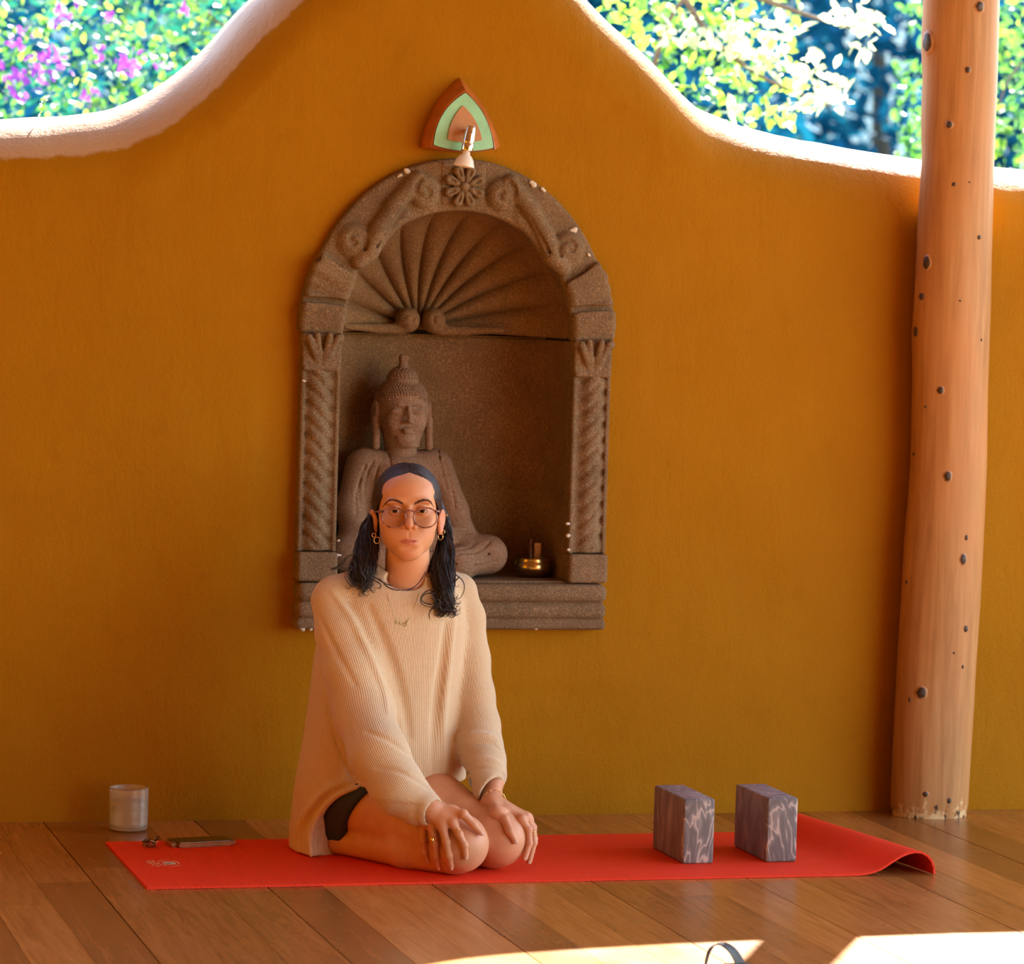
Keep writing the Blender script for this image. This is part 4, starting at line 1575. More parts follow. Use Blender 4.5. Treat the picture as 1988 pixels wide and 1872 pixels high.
# ================================================================= STATUE
def build_statue():
    MAT['statue'] = m_stone('statue_stone', (.24, .135, .085), (.34, .205, .135), 1.2)
    zf = NZ0+.1225
    bx, by = .803, 1.060       # body axis
    t = thing('seated_statue', 'carved reddish stone statue meditating cross-legged inside the niche', 'statue', (bx, by, zf))
    def Q(x, y, z): return A(bx+x, by+y, zf+z)
    S = Sdf()
    # crossed legs and base
    S.add(p_ell(Q(-.01, -.005, .030), (.21, .100, .030)), .01)
    S.chain([Q(.05, .03, .065), Q(.150, -.02, .062), Q(.218, -.045, .060)], [.058, .055, .046], .02)
    S.chain([Q(.218, -.045, .056), Q(.13, -.085, .040), Q(.02, -.098, .034)], [.046, .038, .030], .016)
    S.chain([Q(-.05, .03, .062), Q(-.120, -.02, .060), Q(-.150, -.040, .060)], [.058, .055, .044], .02)
    S.chain([Q(-.150, -.040, .05), Q(-.08, -.08, .042), Q(.02, -.092, .052)], [.044, .036, .030], .016)
    # robe apron under the shin
    S.add(p_box(Q(.04, -.085, .010), (.115, .026, .010), .008), .012)
    S.chain([Q(.10, -.10, .014), Q(.165, -.085, .010)], [.012, .007], .01)
    # torso
    S.chain([Q(0, .035, .06), Q(0, .035, .15), Q(0, .03, .235)], [.092, .078, .072], .03)
    S.add(p_ell(Q(0, .03, .255), (.098, .060, .062)), .03)
    S.add(p_ell(Q(-.082, .035, .282), (.040, .042, .040)), .03); S.add(p_ell(Q(.082, .035, .282), (.040, .042, .040)), .03)
    # arms out to the knees / lap
    S.chain([Q(-.102, .035, .275), Q(-.128, .02, .165), Q(-.125, -.02, .10)], [.038, .036, .036], .02)
    S.chain([Q(.102, .035, .275), Q(.135, .015, .165), Q(.150, -.010, .115)], [.038, .040, .038], .02)
    S.chain([Q(.150, -.010, .112), Q(.09, -.060, .098), Q(.02, -.078, .088)], [.032, .026, .018], .014)
    S.chain([Q(-.125, -.02, .10), Q(-.06, -.07, .095), Q(.0, -.082, .088)], [.032, .024, .018], .014)
    S.add(p_ell(Q(0, -.080, .086), (.036, .022, .012)), .01)
    # robe folds cut into the surface
    folds = [([(738, 859), (750, 872), (756, 888), (758, 905)], .0030), ([(724, 896), (713, 920), (708, 948), (712, 975)], .0026), ([(709, 905), (699, 932), (697, 960), (702, 990)], .0026),
             ([(700, 930), (691, 960), (692, 1000)], .0024), ([(735, 905), (727, 935), (723, 965)], .0024), ([(849, 868), (854, 895), (860, 920), (868, 950)], .0030), ([(862, 890), (872, 925), (880, 960), (884, 990)], .0026),
             ([(875, 900), (888, 940), (897, 985)], .0024), ([(888, 1067), (910, 1064), (923, 1053)], .0030), ([(888, 1076), (928, 1071), (951, 1053)], .0030), ([(905, 1083), (945, 1078), (975, 1050)], .0030),
             ([(885, 1095), (930, 1098), (965, 1090)], .0026), ([(845, 1010), (880, 1022), (910, 1036)], .003), ([(770, 866), (797, 874), (825, 865)], .0022)]
    for pts, r_ in folds:
        q = spline([surf_px(S, *p) for p in pts], 8)
        S.groove(q.astype(np.float32), r_, .003)
    me = S.mesh('body', .0034)
    link_mesh('body', me, MAT['statue'], t)
    # head
    S = Sdf()
    H = lambda x, y, z: Q(x, y+.012, z+.395)     # origin mid-face
    S.add(p_cone(H(0, .02, -.055), Q(0, .03, .285), .034, .040), .01)
    for k in range(3): S.add(p_torus(Q(0, .024, .318+k*.0085), .0385-.0022*k, .0034, 2), .002)
    S.add(p_ell(H(0, .018, .012), (.0585, .062, .062)), .02)
    S.add(p_ell(H(0, .006, -.030), (.049, .048, .046)), .022)
    S.add(p_ell(H(0, -.030, -.062), (.018, .014, .012)), .016)
    for sg in (-1, 1):
        S.add(p_ell(H(sg*.027, -.026, -.022), (.018, .016, .020)), .016)
        S.sub(p_ell(H(sg*.026, -.0585, .004), (.016, .010, .008)), .012)
        S.add(p_ell(H(sg*.025, -.0375, .002), (.0160, .0090, .0085)), .004)
        S.groove([H(sg*.011, -.0440, -.0030), H(sg*.024, -.0462, -.0062), H(sg*.038, -.0395, -.001)], .0016, .0015)
        S.chain([H(sg*.006, -.0475, .012), H(sg*.022, -.0465, .0185), H(sg*.042, -.034, .012)], [.0012, .0016, .0012], .003)
        # ears with long lobes
        S.add(p_ell(H(sg*.062, .018, .000), (.0095, .018, .028)), .004)
        S.chain([H(sg*.063, .014, -.012), H(sg*.062, .004, -.045), H(sg*.063, .002, -.078)], [.0100, .0085, .0095], .004)
        S.sub(p_ell(H(sg*.071, .012, .002), (.005, .009, .016)), .003)
    S.chain([H(0, -.050, .012), H(0, -.057, -.006), H(0, -.0635, -.018)], [.0045, .0050, .0068], .005)
    for sg in (-1, 1): S.add(p_ell(H(sg*.0085, -.054, -.021), (.0055, .006, .0045)), .003)
    S.add(p_ell(H(0, -.051, -.0375), (.0145, .006, .0038)), .003); S.add(p_ell(H(0, -.050, -.0445), (.012, .0065, .0042)), .003)
    S.groove([H(-.015, -.0525, -.0402), H(0, -.0570, -.0408), H(.015, -.0525, -.0402)], .0008, .001)
    link_mesh('head', S.mesh('head', .0019), MAT['statue'], t)
    # hair: cap, crown bun, finial, curls set in rings
    S = Sdf()
    S.add(p_ell(H(0, .024, .026), (.0610, .0660, .0540)), .01)
    S.isect(lambda P: -((P[..., 2]-(zf+.395+.034))+.60*(P[..., 1]-(by+.012-.035))), .002)
    S.add(p_ell(H(0, .020, .076), (.036, .038, .028)), .012)
    S.add(p_cone(H(0, .016, .100), H(0, .014, .118), .013, .0095), .006)
    S.add(p_box(H(0, .014, .124), (.0105, .0105, .009), .005), .002)
    link_mesh('hair_cap', S.mesh('hair_cap', .0024), MAT['statue'], t)
    parts = []
    c0 = H(0, .024, .026)
    ico = bmesh.new(); bmesh.ops.create_icosphere(ico, subdivisions=1, radius=1)
    iv = np.array([v.co[:] for v in ico.verts]); ifc = [tuple(v.index for v in f.verts) for f in ico.faces]; ico.free()
    for ring in range(12):
        el = math.radians(4+ring*6.2)
        n = max(6, int(58*math.cos(el)))
        for k in range(n):
            az = 2*PI*(k+.5*(ring % 2))/n
            d = np.array([math.cos(el)*math.cos(az), math.cos(el)*math.sin(az), math.sin(el)])
            p = c0+d*A(.061, .066, .054)
            if (p[2]-(zf+.395+.034))+.60*(p[1]-(by+.012-.035)) < .002: continue
            parts.append((iv*.0031+p, ifc))
    c1 = H(0, .020, .072)
    for ring in range(6):
        el = math.radians(12+ring*11)
        n = max(5, int(28*math.cos(el)))
        for k in range(n):
            az = 2*PI*(k+.5*(ring % 2))/n
            p = c1+np.array([math.cos(el)*math.cos(az)*.0365, math.cos(el)*math.sin(az)*.0385, math.sin(el)*.033])
            parts.append((iv*.0029+p, ifc))
    o = link_mesh('hair_curls', py_mesh('hair_curls', *join(parts)), MAT['statue'], t)
    o['kind'] = 'stuff'
    # the head is a little larger and higher than first blocked out
    pv = np.array(H(0, .02, -.05), np.float32)
    for o in t.children:
        if o.name.split('.')[0] in ('head', 'hair_cap', 'hair_curls'):
            v = vco(o.data); v = pv+(v-pv)*1.10+A(0, -.004, .014)
            o.data.vertices.foreach_set('co', v.ravel()); o.data.update()
build_statue()
# ================================================================= KNEELING WOMAN
DV = A(.534, -.843, 0); LT = A(.843, .534, 0); UZ = A(0, 0, 1)
SK = {}


def m_skin():
    s = Nodes('skin')
    v = s.coord('Position')
    at = s.n('ShaderNodeAttribute'); at.attribute_name = 'tint'
    n = s.noise(v, 28, 4, .6)
    base = s.ramp(n, [(.3, (.58, .265, .135)), (.7, (.66, .32, .17))])
    c = s.mix(at.outputs['Color'], base, (.50, .125, .095))
    b = s.bump(s.noise(v, 420, 2, .5), .12, .0006)
    return s.fin(c, .48, b, spec=.4, **{'Subsurface Weight': .12, 'Subsurface Radius': (.012, .005, .003), 'Subsurface Scale': 1.0})


MAT['skin'] = m_skin()
person = thing('person', 'kneeling woman in cream ribbed sweater and round glasses, hands on knees', 'person', (.56, .30, .0055))

# ------------------------------------------------ legs
KR = A(*at_y(893, 1650, .075)); KR[2] = .073
KL = KR+LT*.128; KL[2] = .073
legs = Sdf()
HIP = {}
for K, sg in ((KR, -1), (KL, 1)):
    hip = K-DV*.395; hip[2] = .150
    hip -= LT*sg*.012
    HIP[sg] = hip
    mid = K*.5+hip*.5+UZ*.010
    legs.chain([hip, mid, K-DV*.05+UZ*.012], [.087, .080, .064], .02)
    legs.add(p_ell(K+UZ*.004+DV*.004, (.062, .060, .064)), .022)
    legs.add(p_ell(K+UZ*.030-DV*.02, (.056, .056, .040)), .02)
    c0 = K-UZ*.022-DV*.02; c1 = K-DV*.15-UZ*.018+LT*sg*.020; c2 = K-DV*.37-UZ*.034+LT*sg*.010
    legs.chain([c0, c1, c2], [.046, .050, .032], .012)
    legs.chain([c2, c2-DV*.10-UZ*.004-LT*sg*.02], [.032, .020], .015)
    legs.chain([c2-DV*.06-UZ*.006, c2-DV*.15-UZ*.014-LT*sg*.03], [.024, .016], .015)
legs.add(p_ell((HIP[-1]+HIP[1])/2+A(0, 0, .04), (.105, .105, .11)), .03)

# shorts
sh = Sdf()
_lo = np.min(list(HIP.values()), 0)-A(.14, .14, .20); _hi = np.max(list(HIP.values()), 0)+A(.20, .14, .16)
for K, sg in ((KR, -1), (KL, 1)):
    hip = HIP[sg]
    sh.chain([hip, K*.5+hip*.5+UZ*.008], [.0985, .0905], .02)
sh.add(p_cone(HIP[-1]-UZ*.070, HIP[-1]*.66+KR*.34-UZ*.055, .070, .056), .02)
sh.add(p_ell((HIP[-1]+HIP[1])/2+A(0, 0, .04), (.112, .112, .115)), .03)
sh.isect(lambda P: (P-KR)@DV+.298-.80*(P[..., 2]-.09), .003)
MAT['shorts'] = m_simple('black_jersey', (.022, .021, .025), .8, (400, .4, .001))
link_mesh('shorts', sh.mesh('shorts', .0048), MAT['shorts'], person)

# ------------------------------------------------ head frame
hd_y = math.radians(4)
ey0 = A(*at_y(793.5, 992, .300))
fwd = -FW                                # towards the camera
hx = RT*math.cos(hd_y)-fwd*(-math.sin(hd_y))*-1
hx = RT*math.cos(hd_y)+(-fwd)*math.sin(hd_y); hx /= np.linalg.norm(hx)
hz = UP*math.cos(.012)-hx*math.sin(.012); hz -= hx*(hz@hx); hz /= np.linalg.norm(hz)
hy = np.cross(hz, hx)                    # backwards
_a = math.radians(2.5)
hy, hz = hy*math.cos(_a)-hz*math.sin(_a), hz*math.cos(_a)+hy*math.sin(_a)   # chin slightly raised
HR = np.stack([hx, hy, hz], 1).astype(np.float32)      # columns


def HW_(x, y, z):
    return (ey0+HR@A(x, y, z)).astype(np.float32)


def head_sdf():
    S = Sdf()
    L = A
    S.add(p_ell(L(0, .092, .024), (.0705, .092, .080)), .01)
    S.add(p_ell(L(0, .050, .040), (.063, .056, .052)), .02)      # forehead
    S.add(p_ell(L(0, .056, -.030), (.0650, .060, .060)), .024)
    S.add(p_ell(L(0, .040, -.060), (.0560, .054, .048)), .020)   # jaw
    S.add(p_ell(L(0, .010, -.099), (.024, .0175, .0155)), .024)   # chin
    S.add(p_ell(L(0, .004, -.076), (.027, .018, .020)), .016)    # muzzle
    for sg in (-1, 1):
        S.add(p_ell(L(sg*.042, .020, -.028), (.022, .020, .019)), .020)   # cheekbone
        S.add(p_ell(L(sg*.030, .016, -.052), (.020, .018, .022)), .020)
        S.add(p_ell(L(sg*.030, .003, .021), (.024, .010, .007)), .012)    # brow ridge
        S.sub(p_ell(L(sg*.0315, -.010, .002), (.0185, .0145, .0125)), .012)
        S.sub(p_ell(L(sg*.0165, -.006, .002), (.006, .009, .009)), .008)
    # nose
    S.chain([L(0, .001, .012), L(0, -.0085, -.006), L(0, -.0195, -.023), L(0, -.0255, -.0325)], [.0066, .0062, .0072, .0096], .006)
    for sg in (-1, 1):
        S.add(p_ell(L(sg*.0128, -.0120, -.0362), (.0064, .0092, .0066)), .004)
    S.add(p_ell(L(0, -.0150, -.0415), (.0046, .0080, .0036)), .004)
    for sg in (-1, 1):
        S.sub(p_ell(L(sg*.0080, -.0185, -.0430), (.0032, .0052, .0026)), .0018)
        S.groove([L(sg*.0175, -.004, -.034), L(sg*.0190, .000, -.0415)], .0010, .003)
        # nasolabial fold, light
    S.groove([L(0, -.0165, -.048), L(0, -.0170, -.0590)], .0022, .004)
    # lips
    for sg in (-1, 1):
        S.chain([L(sg*.0030, -.0150, -.0668), L(sg*.0115, -.0122, -.0676), L(sg*.0220, -.0055, -.0692)], [.0028, .0025, .0011], .003)
    S.chain([L(-.0110, -.0115, -.0752), L(0, -.0140, -.0760), L(.0110, -.0115, -.0752)], [.0029, .0034, .0029], .004)
    for sg in (-1, 1): S.chain([L(sg*.0110, -.0115, -.0748), L(sg*.0200, -.0055, -.0708)], [.0033, .0014], .004)
    S.groove([L(-.0235, -.0048, -.0697), L(-.018, -.0098, -.0701), L(-.011, -.0146, -.0704), L(-.005, -.0162, -.0707), L(0, -.0168, -.0710), L(.005, -.0162, -.0707), L(.011, -.0146, -.0704), L(.018, -.0098, -.0701), L(.0235, -.0048, -.0697)], .0015, .0010)
    S.sub(p_ell(L(0, -.0150, -.0870), (.020, .0050, .0035)), .010)
    # eyelids
    for sg in (-1, 1):
        c = L(sg*.0315, .0075, 0)
        S.add(p_ell(c, (.0146, .0144, .0138)), .0035)
        S.sub(p_ell(c+L(sg*.0004, -.013, -.0012), (.0130, .0125, .0036)), .0010)
        S.groove([c+L(sg*-.0120, -.0085, .0060), c+L(sg*-.002, -.0134, .0088), c+L(sg*.0110, -.0085, .0066)], .0008, .0018)   # lid crease
        S.sub(p_ell(c, (.0118, .0118, .0118)), .0004)
    # ears
    for sg in (-1, 1):
        R_ = Matrix.Rotation(-sg*.50, 3, 'Z') @ Matrix.Rotation(sg*.12, 3, 'Y')
        S.add(p_ell(L(sg*.0795, .084, -.019), (.0062, .0160, .0265), R_), .005)
        S.add(p_ell(L(sg*.0770, .079, -.043), (.0052, .0085, .0105), R_), .006)
        S.sub(p_ell(L(sg*.0850, .0780, -.015), (.0048, .0095, .0165), R_), .003)
        S.add(p_ell(L(sg*.0740, .072, -.022), (.0035, .0045, .0080)), .003)
    return S


hs = head_sdf()
nk = Sdf()
me_head = hs.mesh('head', .0015)
vl = vco(me_head)
# colour map for lips, cheeks, nose tip, ears, lids
def tint_of(v):
    x, y, z = v[:, 0], v[:, 1], v[:, 2]
    ax = np.abs(x)
    lip_top = -.0640-.0042*np.clip(ax/.0235, 0, 1)**1.3-.0012*np.exp(-(ax/.002)**2)
    lip_bot = -.0795+.0085*np.clip(ax/.0235, 0, 1)**2
    inside = np.minimum(np.minimum(lip_top-z, z-lip_bot), (.0230-ax)*.6)
    t = np.clip(inside/.0012+.3, 0, 1)*(y < .004)*.72
    g = lambda cx, cz, r: np.exp(-((ax-cx)**2+(z-cz)**2)/r**2)*(y < .06)
    t = np.maximum(t, .20*g(.038, -.036, .018)); t = np.maximum(t, .25*g(0, -.034, .012)); t = np.maximum(t, .16*g(.031, .004, .013))
    t = np.maximum(t, .30*g(0, -.098, .012)*.6)
    t = np.maximum(t, .30*(ax > .074))
    return t
t_head = tint_of(vl)
vw = vl@HR.T+ey0.astype(np.float32)
me_head.vertices.foreach_set('co', vw.astype(np.float32).ravel())

# ------------------------------------------------ neck and upper trunk
trunk = Sdf()
ncb = A(*at_y(786, 1165, .385))
trunk.chain([HW_(0, .085, -.055), HW_(.0, .078, -.105), ncb], [.050, .0485, .056], .012)
trunk.chain([HW_(-.028, .050, -.085), ncb+A(-.016, -.030, -.01)], [.012, .011], .02)
trunk.chain([HW_(.028, .050, -.085), ncb+A(.012, -.030, -.01)], [.012, .011], .02)
shR = A(*at_y(668, 1180, .375)); shL = A(*at_y(880, 1172, .415))
trunk.chain([ncb-UZ*.03, (shR+shL)/2-UZ*.06], [.07, .09], .03)
trunk.chain([shR, shL], [.042, .042], .03)
pel = (HIP[-1]+HIP[1])/2
trunk.chain([(shR+shL)/2-UZ*.08, pel+UZ*.10], [.095, .095], .04)
me_trunk = trunk.mesh('trunk', .006)

# ------------------------------------------------ hands
def finger(S, pts, rs):
    S.chain(pts, rs, .0035, .004)


def hand(kind):
    S = Sdf()
    fp = []
    def on(px, py, r, extra=0.):
        return surf_px(legs, px, py, lift=r*.85+extra)
    Z = lambda x, y: (780+x/7.1, 1480+y/7.1)
    if kind == 'R':
        wr = wr2 = None
        spec = {
            'pinky': ([Z(300, 905), Z(295, 1080), Z(318, 1230), Z(350, 1345)], [.0090, .0078, .0070, .0058], .012),
            'ring': ([Z(425, 900), Z(455, 1110), Z(475, 1290), Z(500, 1440)], [.0092, .0084, .0076, .0064], .015),
            'middle': ([Z(555, 870), Z(612, 1100), Z(650, 1290), Z(680, 1440)], [.0096, .0088, .0080, .0066], .016),
            'index': ([Z(700, 830), Z(790, 990), Z(862, 1140), Z(882, 1305)], [.0096, .0088, .0080, .0066], .012),
            'thumb': ([Z(690, 690), Z(850, 715), Z(985, 860), Z(1090, 975)], [.0120, .0105, .0092, .0066], .010)}
    else:
        wr = A(*at_y(955, 1560, .178)); wr2 = A(*at_y(957, 1520, .235))
        spec = {
            'index': ([Z(1650, 790), Z(1745, 930), Z(1755, 1120), Z(1700, 1320)], [.0098, .0088, .0080, .0066], .014),
            'middle': ([Z(1715, 760), Z(1800, 930), Z(1822, 1110), Z(1760, 1370)], [.0094, .0084, .0076, .0062], .006),
            'ring': ([Z(1735, 770), Z(1812, 900), Z(1828, 1060), Z(1800, 1240)], [.0090, .0080, .0072, .0060], -.010),
            'pinky': ([Z(1720, 800), Z(1790, 900), Z(1800, 1000), Z(1790, 1120)], [.0082, .0072, .0064, .0055], -.022),
            'thumb': ([Z(1310, 700), Z(1425, 790), Z(1490, 950), Z(1560, 1085)], [.0120, .0105, .0095, .0074], .004)}
    tips = {}
    mc = []
    for nm, (pp, rs, base_lift) in spec.items():
        P3 = []
        if kind == 'R' and nm != 'thumb':
            yy = [float(surf_px(legs, *pp[j], lift=rs[j]*.9)[1]) for j in (1, 2, 3)]
            yy = [min(yy[0], .16), min(yy[1], .14), min(yy[2], .12)]
            yy = [yy[0]+.012]+yy
            yy[1] -= base_lift*.45; yy[0] -= base_lift*.4
            P3 = [A(*at_y(x, y, Y)) for (x, y), Y in zip(pp, yy)]
        elif kind == 'R':
            P3 = [A(*at_y(x, y, Y)) for (x, y), Y in zip(pp, (float(wr[1])-.012, RMCP-.006, RMCP-.010, RMCP-.006))]
        else:
            for i, (x, y) in enumerate(pp):
                if nm == 'thumb' and i < 2:
                    P3.append(on(x, y, rs[i]*(.35, .75)[i]))
                elif nm == 'thumb':
                    P3.append(on(x, y, rs[i], base_lift*(1-i/3)**1.2))
                else:
                    Yk = {'index': KL[1]-.030, 'middle': KL[1]-.012, 'ring': KL[1]+.010, 'pinky': KL[1]+.028}[nm]
                    P3.append(A(*at_y(x, y, float(Yk)+(.006, 0, -.004, -.012)[i])))
        finger(S, P3, rs)
        tips[nm] = (P3, rs)
        if kind == 'R' and nm == 'index':
            RMCP = float(P3[0][1])
            wr = A(*at_y(*Z(395, 655), RMCP+.030)); wr2 = A(*at_y(812, 1548, RMCP+.062))
    # palm / back of hand
    rr = [.0120, .0125, .0120, .0110]
    order = ('index', 'middle', 'ring', 'pinky')
    for nm, r_ in zip(order, rr):
        S.chain([wr, tips[nm][0][0]], [.0190, r_], .010)
    a = tips['index'][0][0]; b = tips['pinky'][0][0]
    for f_ in (.33, .66): S.add(p_cone(wr, a*(1-f_)+b*f_, .017, .0105), .010)
    S.chain([wr, tips['thumb'][0][0]], [.018, .0135], .012)
    S.chain([tips['thumb'][0][0], (tips['index'][0][0]*.55+wr*.45)], [.0125, .0115], .012)
    S.chain([wr2, wr], [.0235, .0215], .012)
    # knuckles and joint creases
    for nm in order:
        P3, rs = tips[nm]
        S.add(p_ell(P3[0]+UZ*.003-A(*FW)*.004, (.0078, .0078, .0078)), .006)
        for j in (1, 2):
            S.add(p_ell(P3[j], (rs[j]*1.06,)*3), .003)
    return S, tips, wr, wr2


hR, tipsR, wrR, wr2R = hand('R')
hL, tipsL, wrL, wr2L = hand('L')
elR = A(*at_y(736, 1465, float(wr2R[1])+.075)); elL = A(*at_y(932, 1440, .33))
hR.chain([elR, wr2R], [.030, .0235], .01)
hL.chain([elL, wr2L], [.030, .0230], .01)
me_hR = hR.mesh('hand_r', .0017, lo=np.min([np.min(np.array(t_[0]), 0) for t_ in tipsR.values()]+[wr2R], 0)-.03, hi=np.max([np.max(np.array(t_[0]), 0) for t_ in tipsR.values()]+[wr2R], 0)+.03)
me_hL = hL.mesh('hand_l', .0017, lo=np.min([np.min(np.array(t_[0]), 0) for t_ in tipsL.values()]+[wr2L], 0)-.03, hi=np.max([np.max(np.array(t_[0]), 0) for t_ in tipsL.values()]+[wr2L], 0)+.03)

# legs mesh, skin
legs_cut = Sdf(); legs_cut.ops = list(legs.ops)
me_legs = legs_cut.mesh('legs', .0036)


def merge(name, mes, tints):
    Vs, Fs, Ts = [], [], []
    o = 0
    for me, t in zip(mes, tints):
        v = vco(me); Vs.append(v)
        f = np.empty(len(me.loops), np.int32); me.loops.foreach_get('vertex_index', f)
        Fs.append(f.reshape(-1, 4)+o); o += len(v)
        Ts.append(np.full(len(v), t, np.float32) if np.isscalar(t) else t)
    me = np_mesh(name, np.concatenate(Vs), np.concatenate(Fs))
    T = np.concatenate(Ts)
    set_attr(me, 'tint', np.stack([T, T, T], 1))
    return me


def leg_tint(me):
    v = vco(me); t = np.zeros(len(v), np.float32)
    for K in (KR, KL):
        t = np.maximum(t, .22*np.exp(-((v-K-UZ*.01)**2).sum(1)/.055**2))
    return t


def hand_tint(me, tips):
    v = vco(me); t = np.full(len(v), .10, np.float32)
    for nm, (P3, rs) in tips.items():
        for j, w in ((0, .28), (1, .25), (3, .25)):
            t = np.maximum(t, w*np.exp(-((v-P3[j])**2).sum(1)/.011**2))
    return t


body_me = merge('body', [me_head, me_trunk, me_legs, me_hR, me_hL], [t_head, .04, leg_tint(me_legs), hand_tint(me_hR, tipsR), hand_tint(me_hL, tipsL)])
body = link_mesh('body', body_me, MAT['skin'], person)

# nails
MAT['nail'] = m_simple('finger_nail', (.66, .36, .28), .25)
for tips in (tipsR, tipsL):
    for nm, (P3, rs) in tips.items():
        if tips is tipsL and nm in ('ring', 'pinky'): continue
        tip, prev = P3[3], P3[2]
        ax = tip-prev; ax /= np.linalg.norm(ax)
        out = -A(*FW)+UZ*.25; out -= ax*(out@ax); out /= np.linalg.norm(out)
        sd = np.cross(ax, out)
        R_ = np.stack([sd, ax, out], 1)
        S = Sdf().add(p_ell(tip+out*rs[3]*.78+ax*rs[3]*.25, (rs[3]*.62, rs[3]*.95, rs[3]*.24), R_), .001)
        link_mesh('finger_nail', S.mesh('finger_nail', .0011), MAT['nail'], person)

# ------------------------------------------------ sweater
def loft_prim(levels, lat, k=2.3):
    """levels: z, cx, cy, a, b sorted by z"""
    Lv = np.array(sorted(levels), np.float32)
    lat = A(*lat)/np.linalg.norm(lat); dep = A(-lat[1], lat[0], 0)
    def f(P):
        z = P[..., 2]
        cx, cy, a, b = [np.interp(z, Lv[:, 0], Lv[:, i]).astype(np.float32) for i in (1, 2, 3, 4)]
        u = (P[..., 0]-cx)*lat[0]+(P[..., 1]-cy)*lat[1]
        v = (P[..., 0]-cx)*dep[0]+(P[..., 1]-cy)*dep[1]
        rr = (np.abs(u/a)**k+np.abs(v/b)**k)**(1/k)
        d = (rr-1)*np.minimum(a, b)*.92
        return np.maximum(d, np.maximum(z-Lv[-1, 0], Lv[0, 0]-z))
    m = max(Lv[:, 3].max(), Lv[:, 4].max())
    lo = A(Lv[:, 1].min()-m, Lv[:, 2].min()-m, Lv[0, 0]); hi = A(Lv[:, 1].max()+m, Lv[:, 2].max()+m, Lv[-1, 0])
    return f, lo, hi


TL = A(.994, .114, 0)
lv = []
for (py, xl, xr, Yc, b) in [(1108, 724, 848, .385, .055), (1122, 688, 868, .385, .068), (1138, 660, 884, .388, .082), (1165, 640, 898, .392, .098), (1210, 628, 905, .395, .112), (1280, 616, 898, .400, .125),
                            (1360, 606, 892, .410, .138), (1430, 596, 892, .420, .150), (1500, 584, 896, .432, .160), (1560, 575, 896, .440, .165), (1610, 569, 885, .442, .168), (1645, 568, 870, .440, .165), (1668, 578, 850, .435, .155)]:
    a_, b_ = at_y(xl, py, Yc), at_y(xr, py, Yc)
    c = (a_+b_)/2; w = np.linalg.norm(b_-a_)/2
    a = math.sqrt(max(w*w-(b*.375)**2, .0009))/.927
    lv.append((max(c[2], .0065), c[0], c[1], a, b))
sw = Sdf()
body_p = loft_prim(lv, TL)
sw.add(body_p, .01)
# knit stretched over the hips and the backs of the thighs
sw.add((lambda P: np.maximum(legs.eval(P)-.013, (P-KR)@DV+.235), _lo, _hi), .02)
chR = [(642, 1168, .365, .046), (662, 1230, .340, .056), (684, 1300, .305, .063), (706, 1385, .262, .066), (735, 1465, float(elR[1])+.005, .066), (775, 1535, float(wr2R[1])+.022, .060), (808, 1563, float(wr2R[1]), .046), (829, 1572, float(wrR[1])+.008, .037)]
chL = [(896, 1152, .405, .036), (905, 1200, .400, .043), (912, 1280, .390, .046), (920, 1350, .370, .047), (930, 1410, .340, .048), (932, 1452, .305, .052), (942, 1478, .270, .046), (946, 1508, .240, .042), (950, 1532, .212, .040)]
cR = [A(*at_y(x, y, Y)) for x, y, Y, r in chR]; rR = [r for *_, r in chR]
cL = [A(*at_y(x, y, Y)) for x, y, Y, r in chL]; rL = [r for *_, r in chL]
# keep sleeves clear of the skin they cover
sw.chain(cR, rR, .016, .02)
sw.chain(cL, rL, .016, .016)
# yoke between shoulders
sw.chain([A(*at_y(655, 1150, .37)), A(*at_y(722, 1122, .385))], [.040, .030], .03)
sw.chain([A(*at_y(886, 1142, .41)), A(*at_y(845, 1122, .395))], [.034, .030], .03)
# hem: the knit lies on the thighs in front and falls to the mat behind
H0 = surf_px(sw, 600, 1650); 
def s_of(P): return (P-KR)@DV
hp = [surf_px(sw, *q) for q in [(604, 1660), (604, 1625), (616, 1588), (650, 1548), (692, 1527)]]
hs_ = np.maximum.accumulate(np.array([float(s_of(p)) for p in hp])+np.arange(5)*1e-4); hz_ = np.array([float(p[2]) for p in hp])
hemz = float(at_y(880, 1530, .26)[2])
def hemcut(P):
    s_ = s_of(P)
    zh = np.interp(s_, np.concatenate([[hs_[0]-.02], hs_, [hs_[-1]+.08]]), np.concatenate([[-.05], hz_, [hemz]])).astype(np.float32)
    # only the body is cut, not the sleeves
    d = (zh-P[..., 2])
    near = np.full(P.shape[:-1], 9., np.float32)
    for ch, rr in ((cR, rR), (cL, rL)):
        for i in range(2, len(ch)-1):
            near = np.minimum(near, p_cone(ch[i], ch[i+1], rr[i], rr[i+1])[0](P))
    return np.minimum(d, near)
sw.isect(hemcut, .004)
# rolled hem following the cut
hem_line = np.array(spline([hp[0], hp[1], hp[2], hp[3], hp[4]], 40), np.float32)
for _ in range(6): hem_line[1:-1] = hem_line[1:-1]*.5+(hem_line[:-2]+hem_line[2:])*.25
sw.add(p_poly(hem_line, .0055), .006)
def line_on(S, pts, n=22, lift=0.):
    q2 = spline([(x, y, 0) for x, y in pts], n)
    P = np.array([surf_px(S, x, y, lift=lift, step=.0007) for x, y, _ in q2])
    for _ in range(2): P[1:-1] = P[1:-1]*.5+(P[:-2]+P[2:])*.25
    return [A(*q) for q in P]
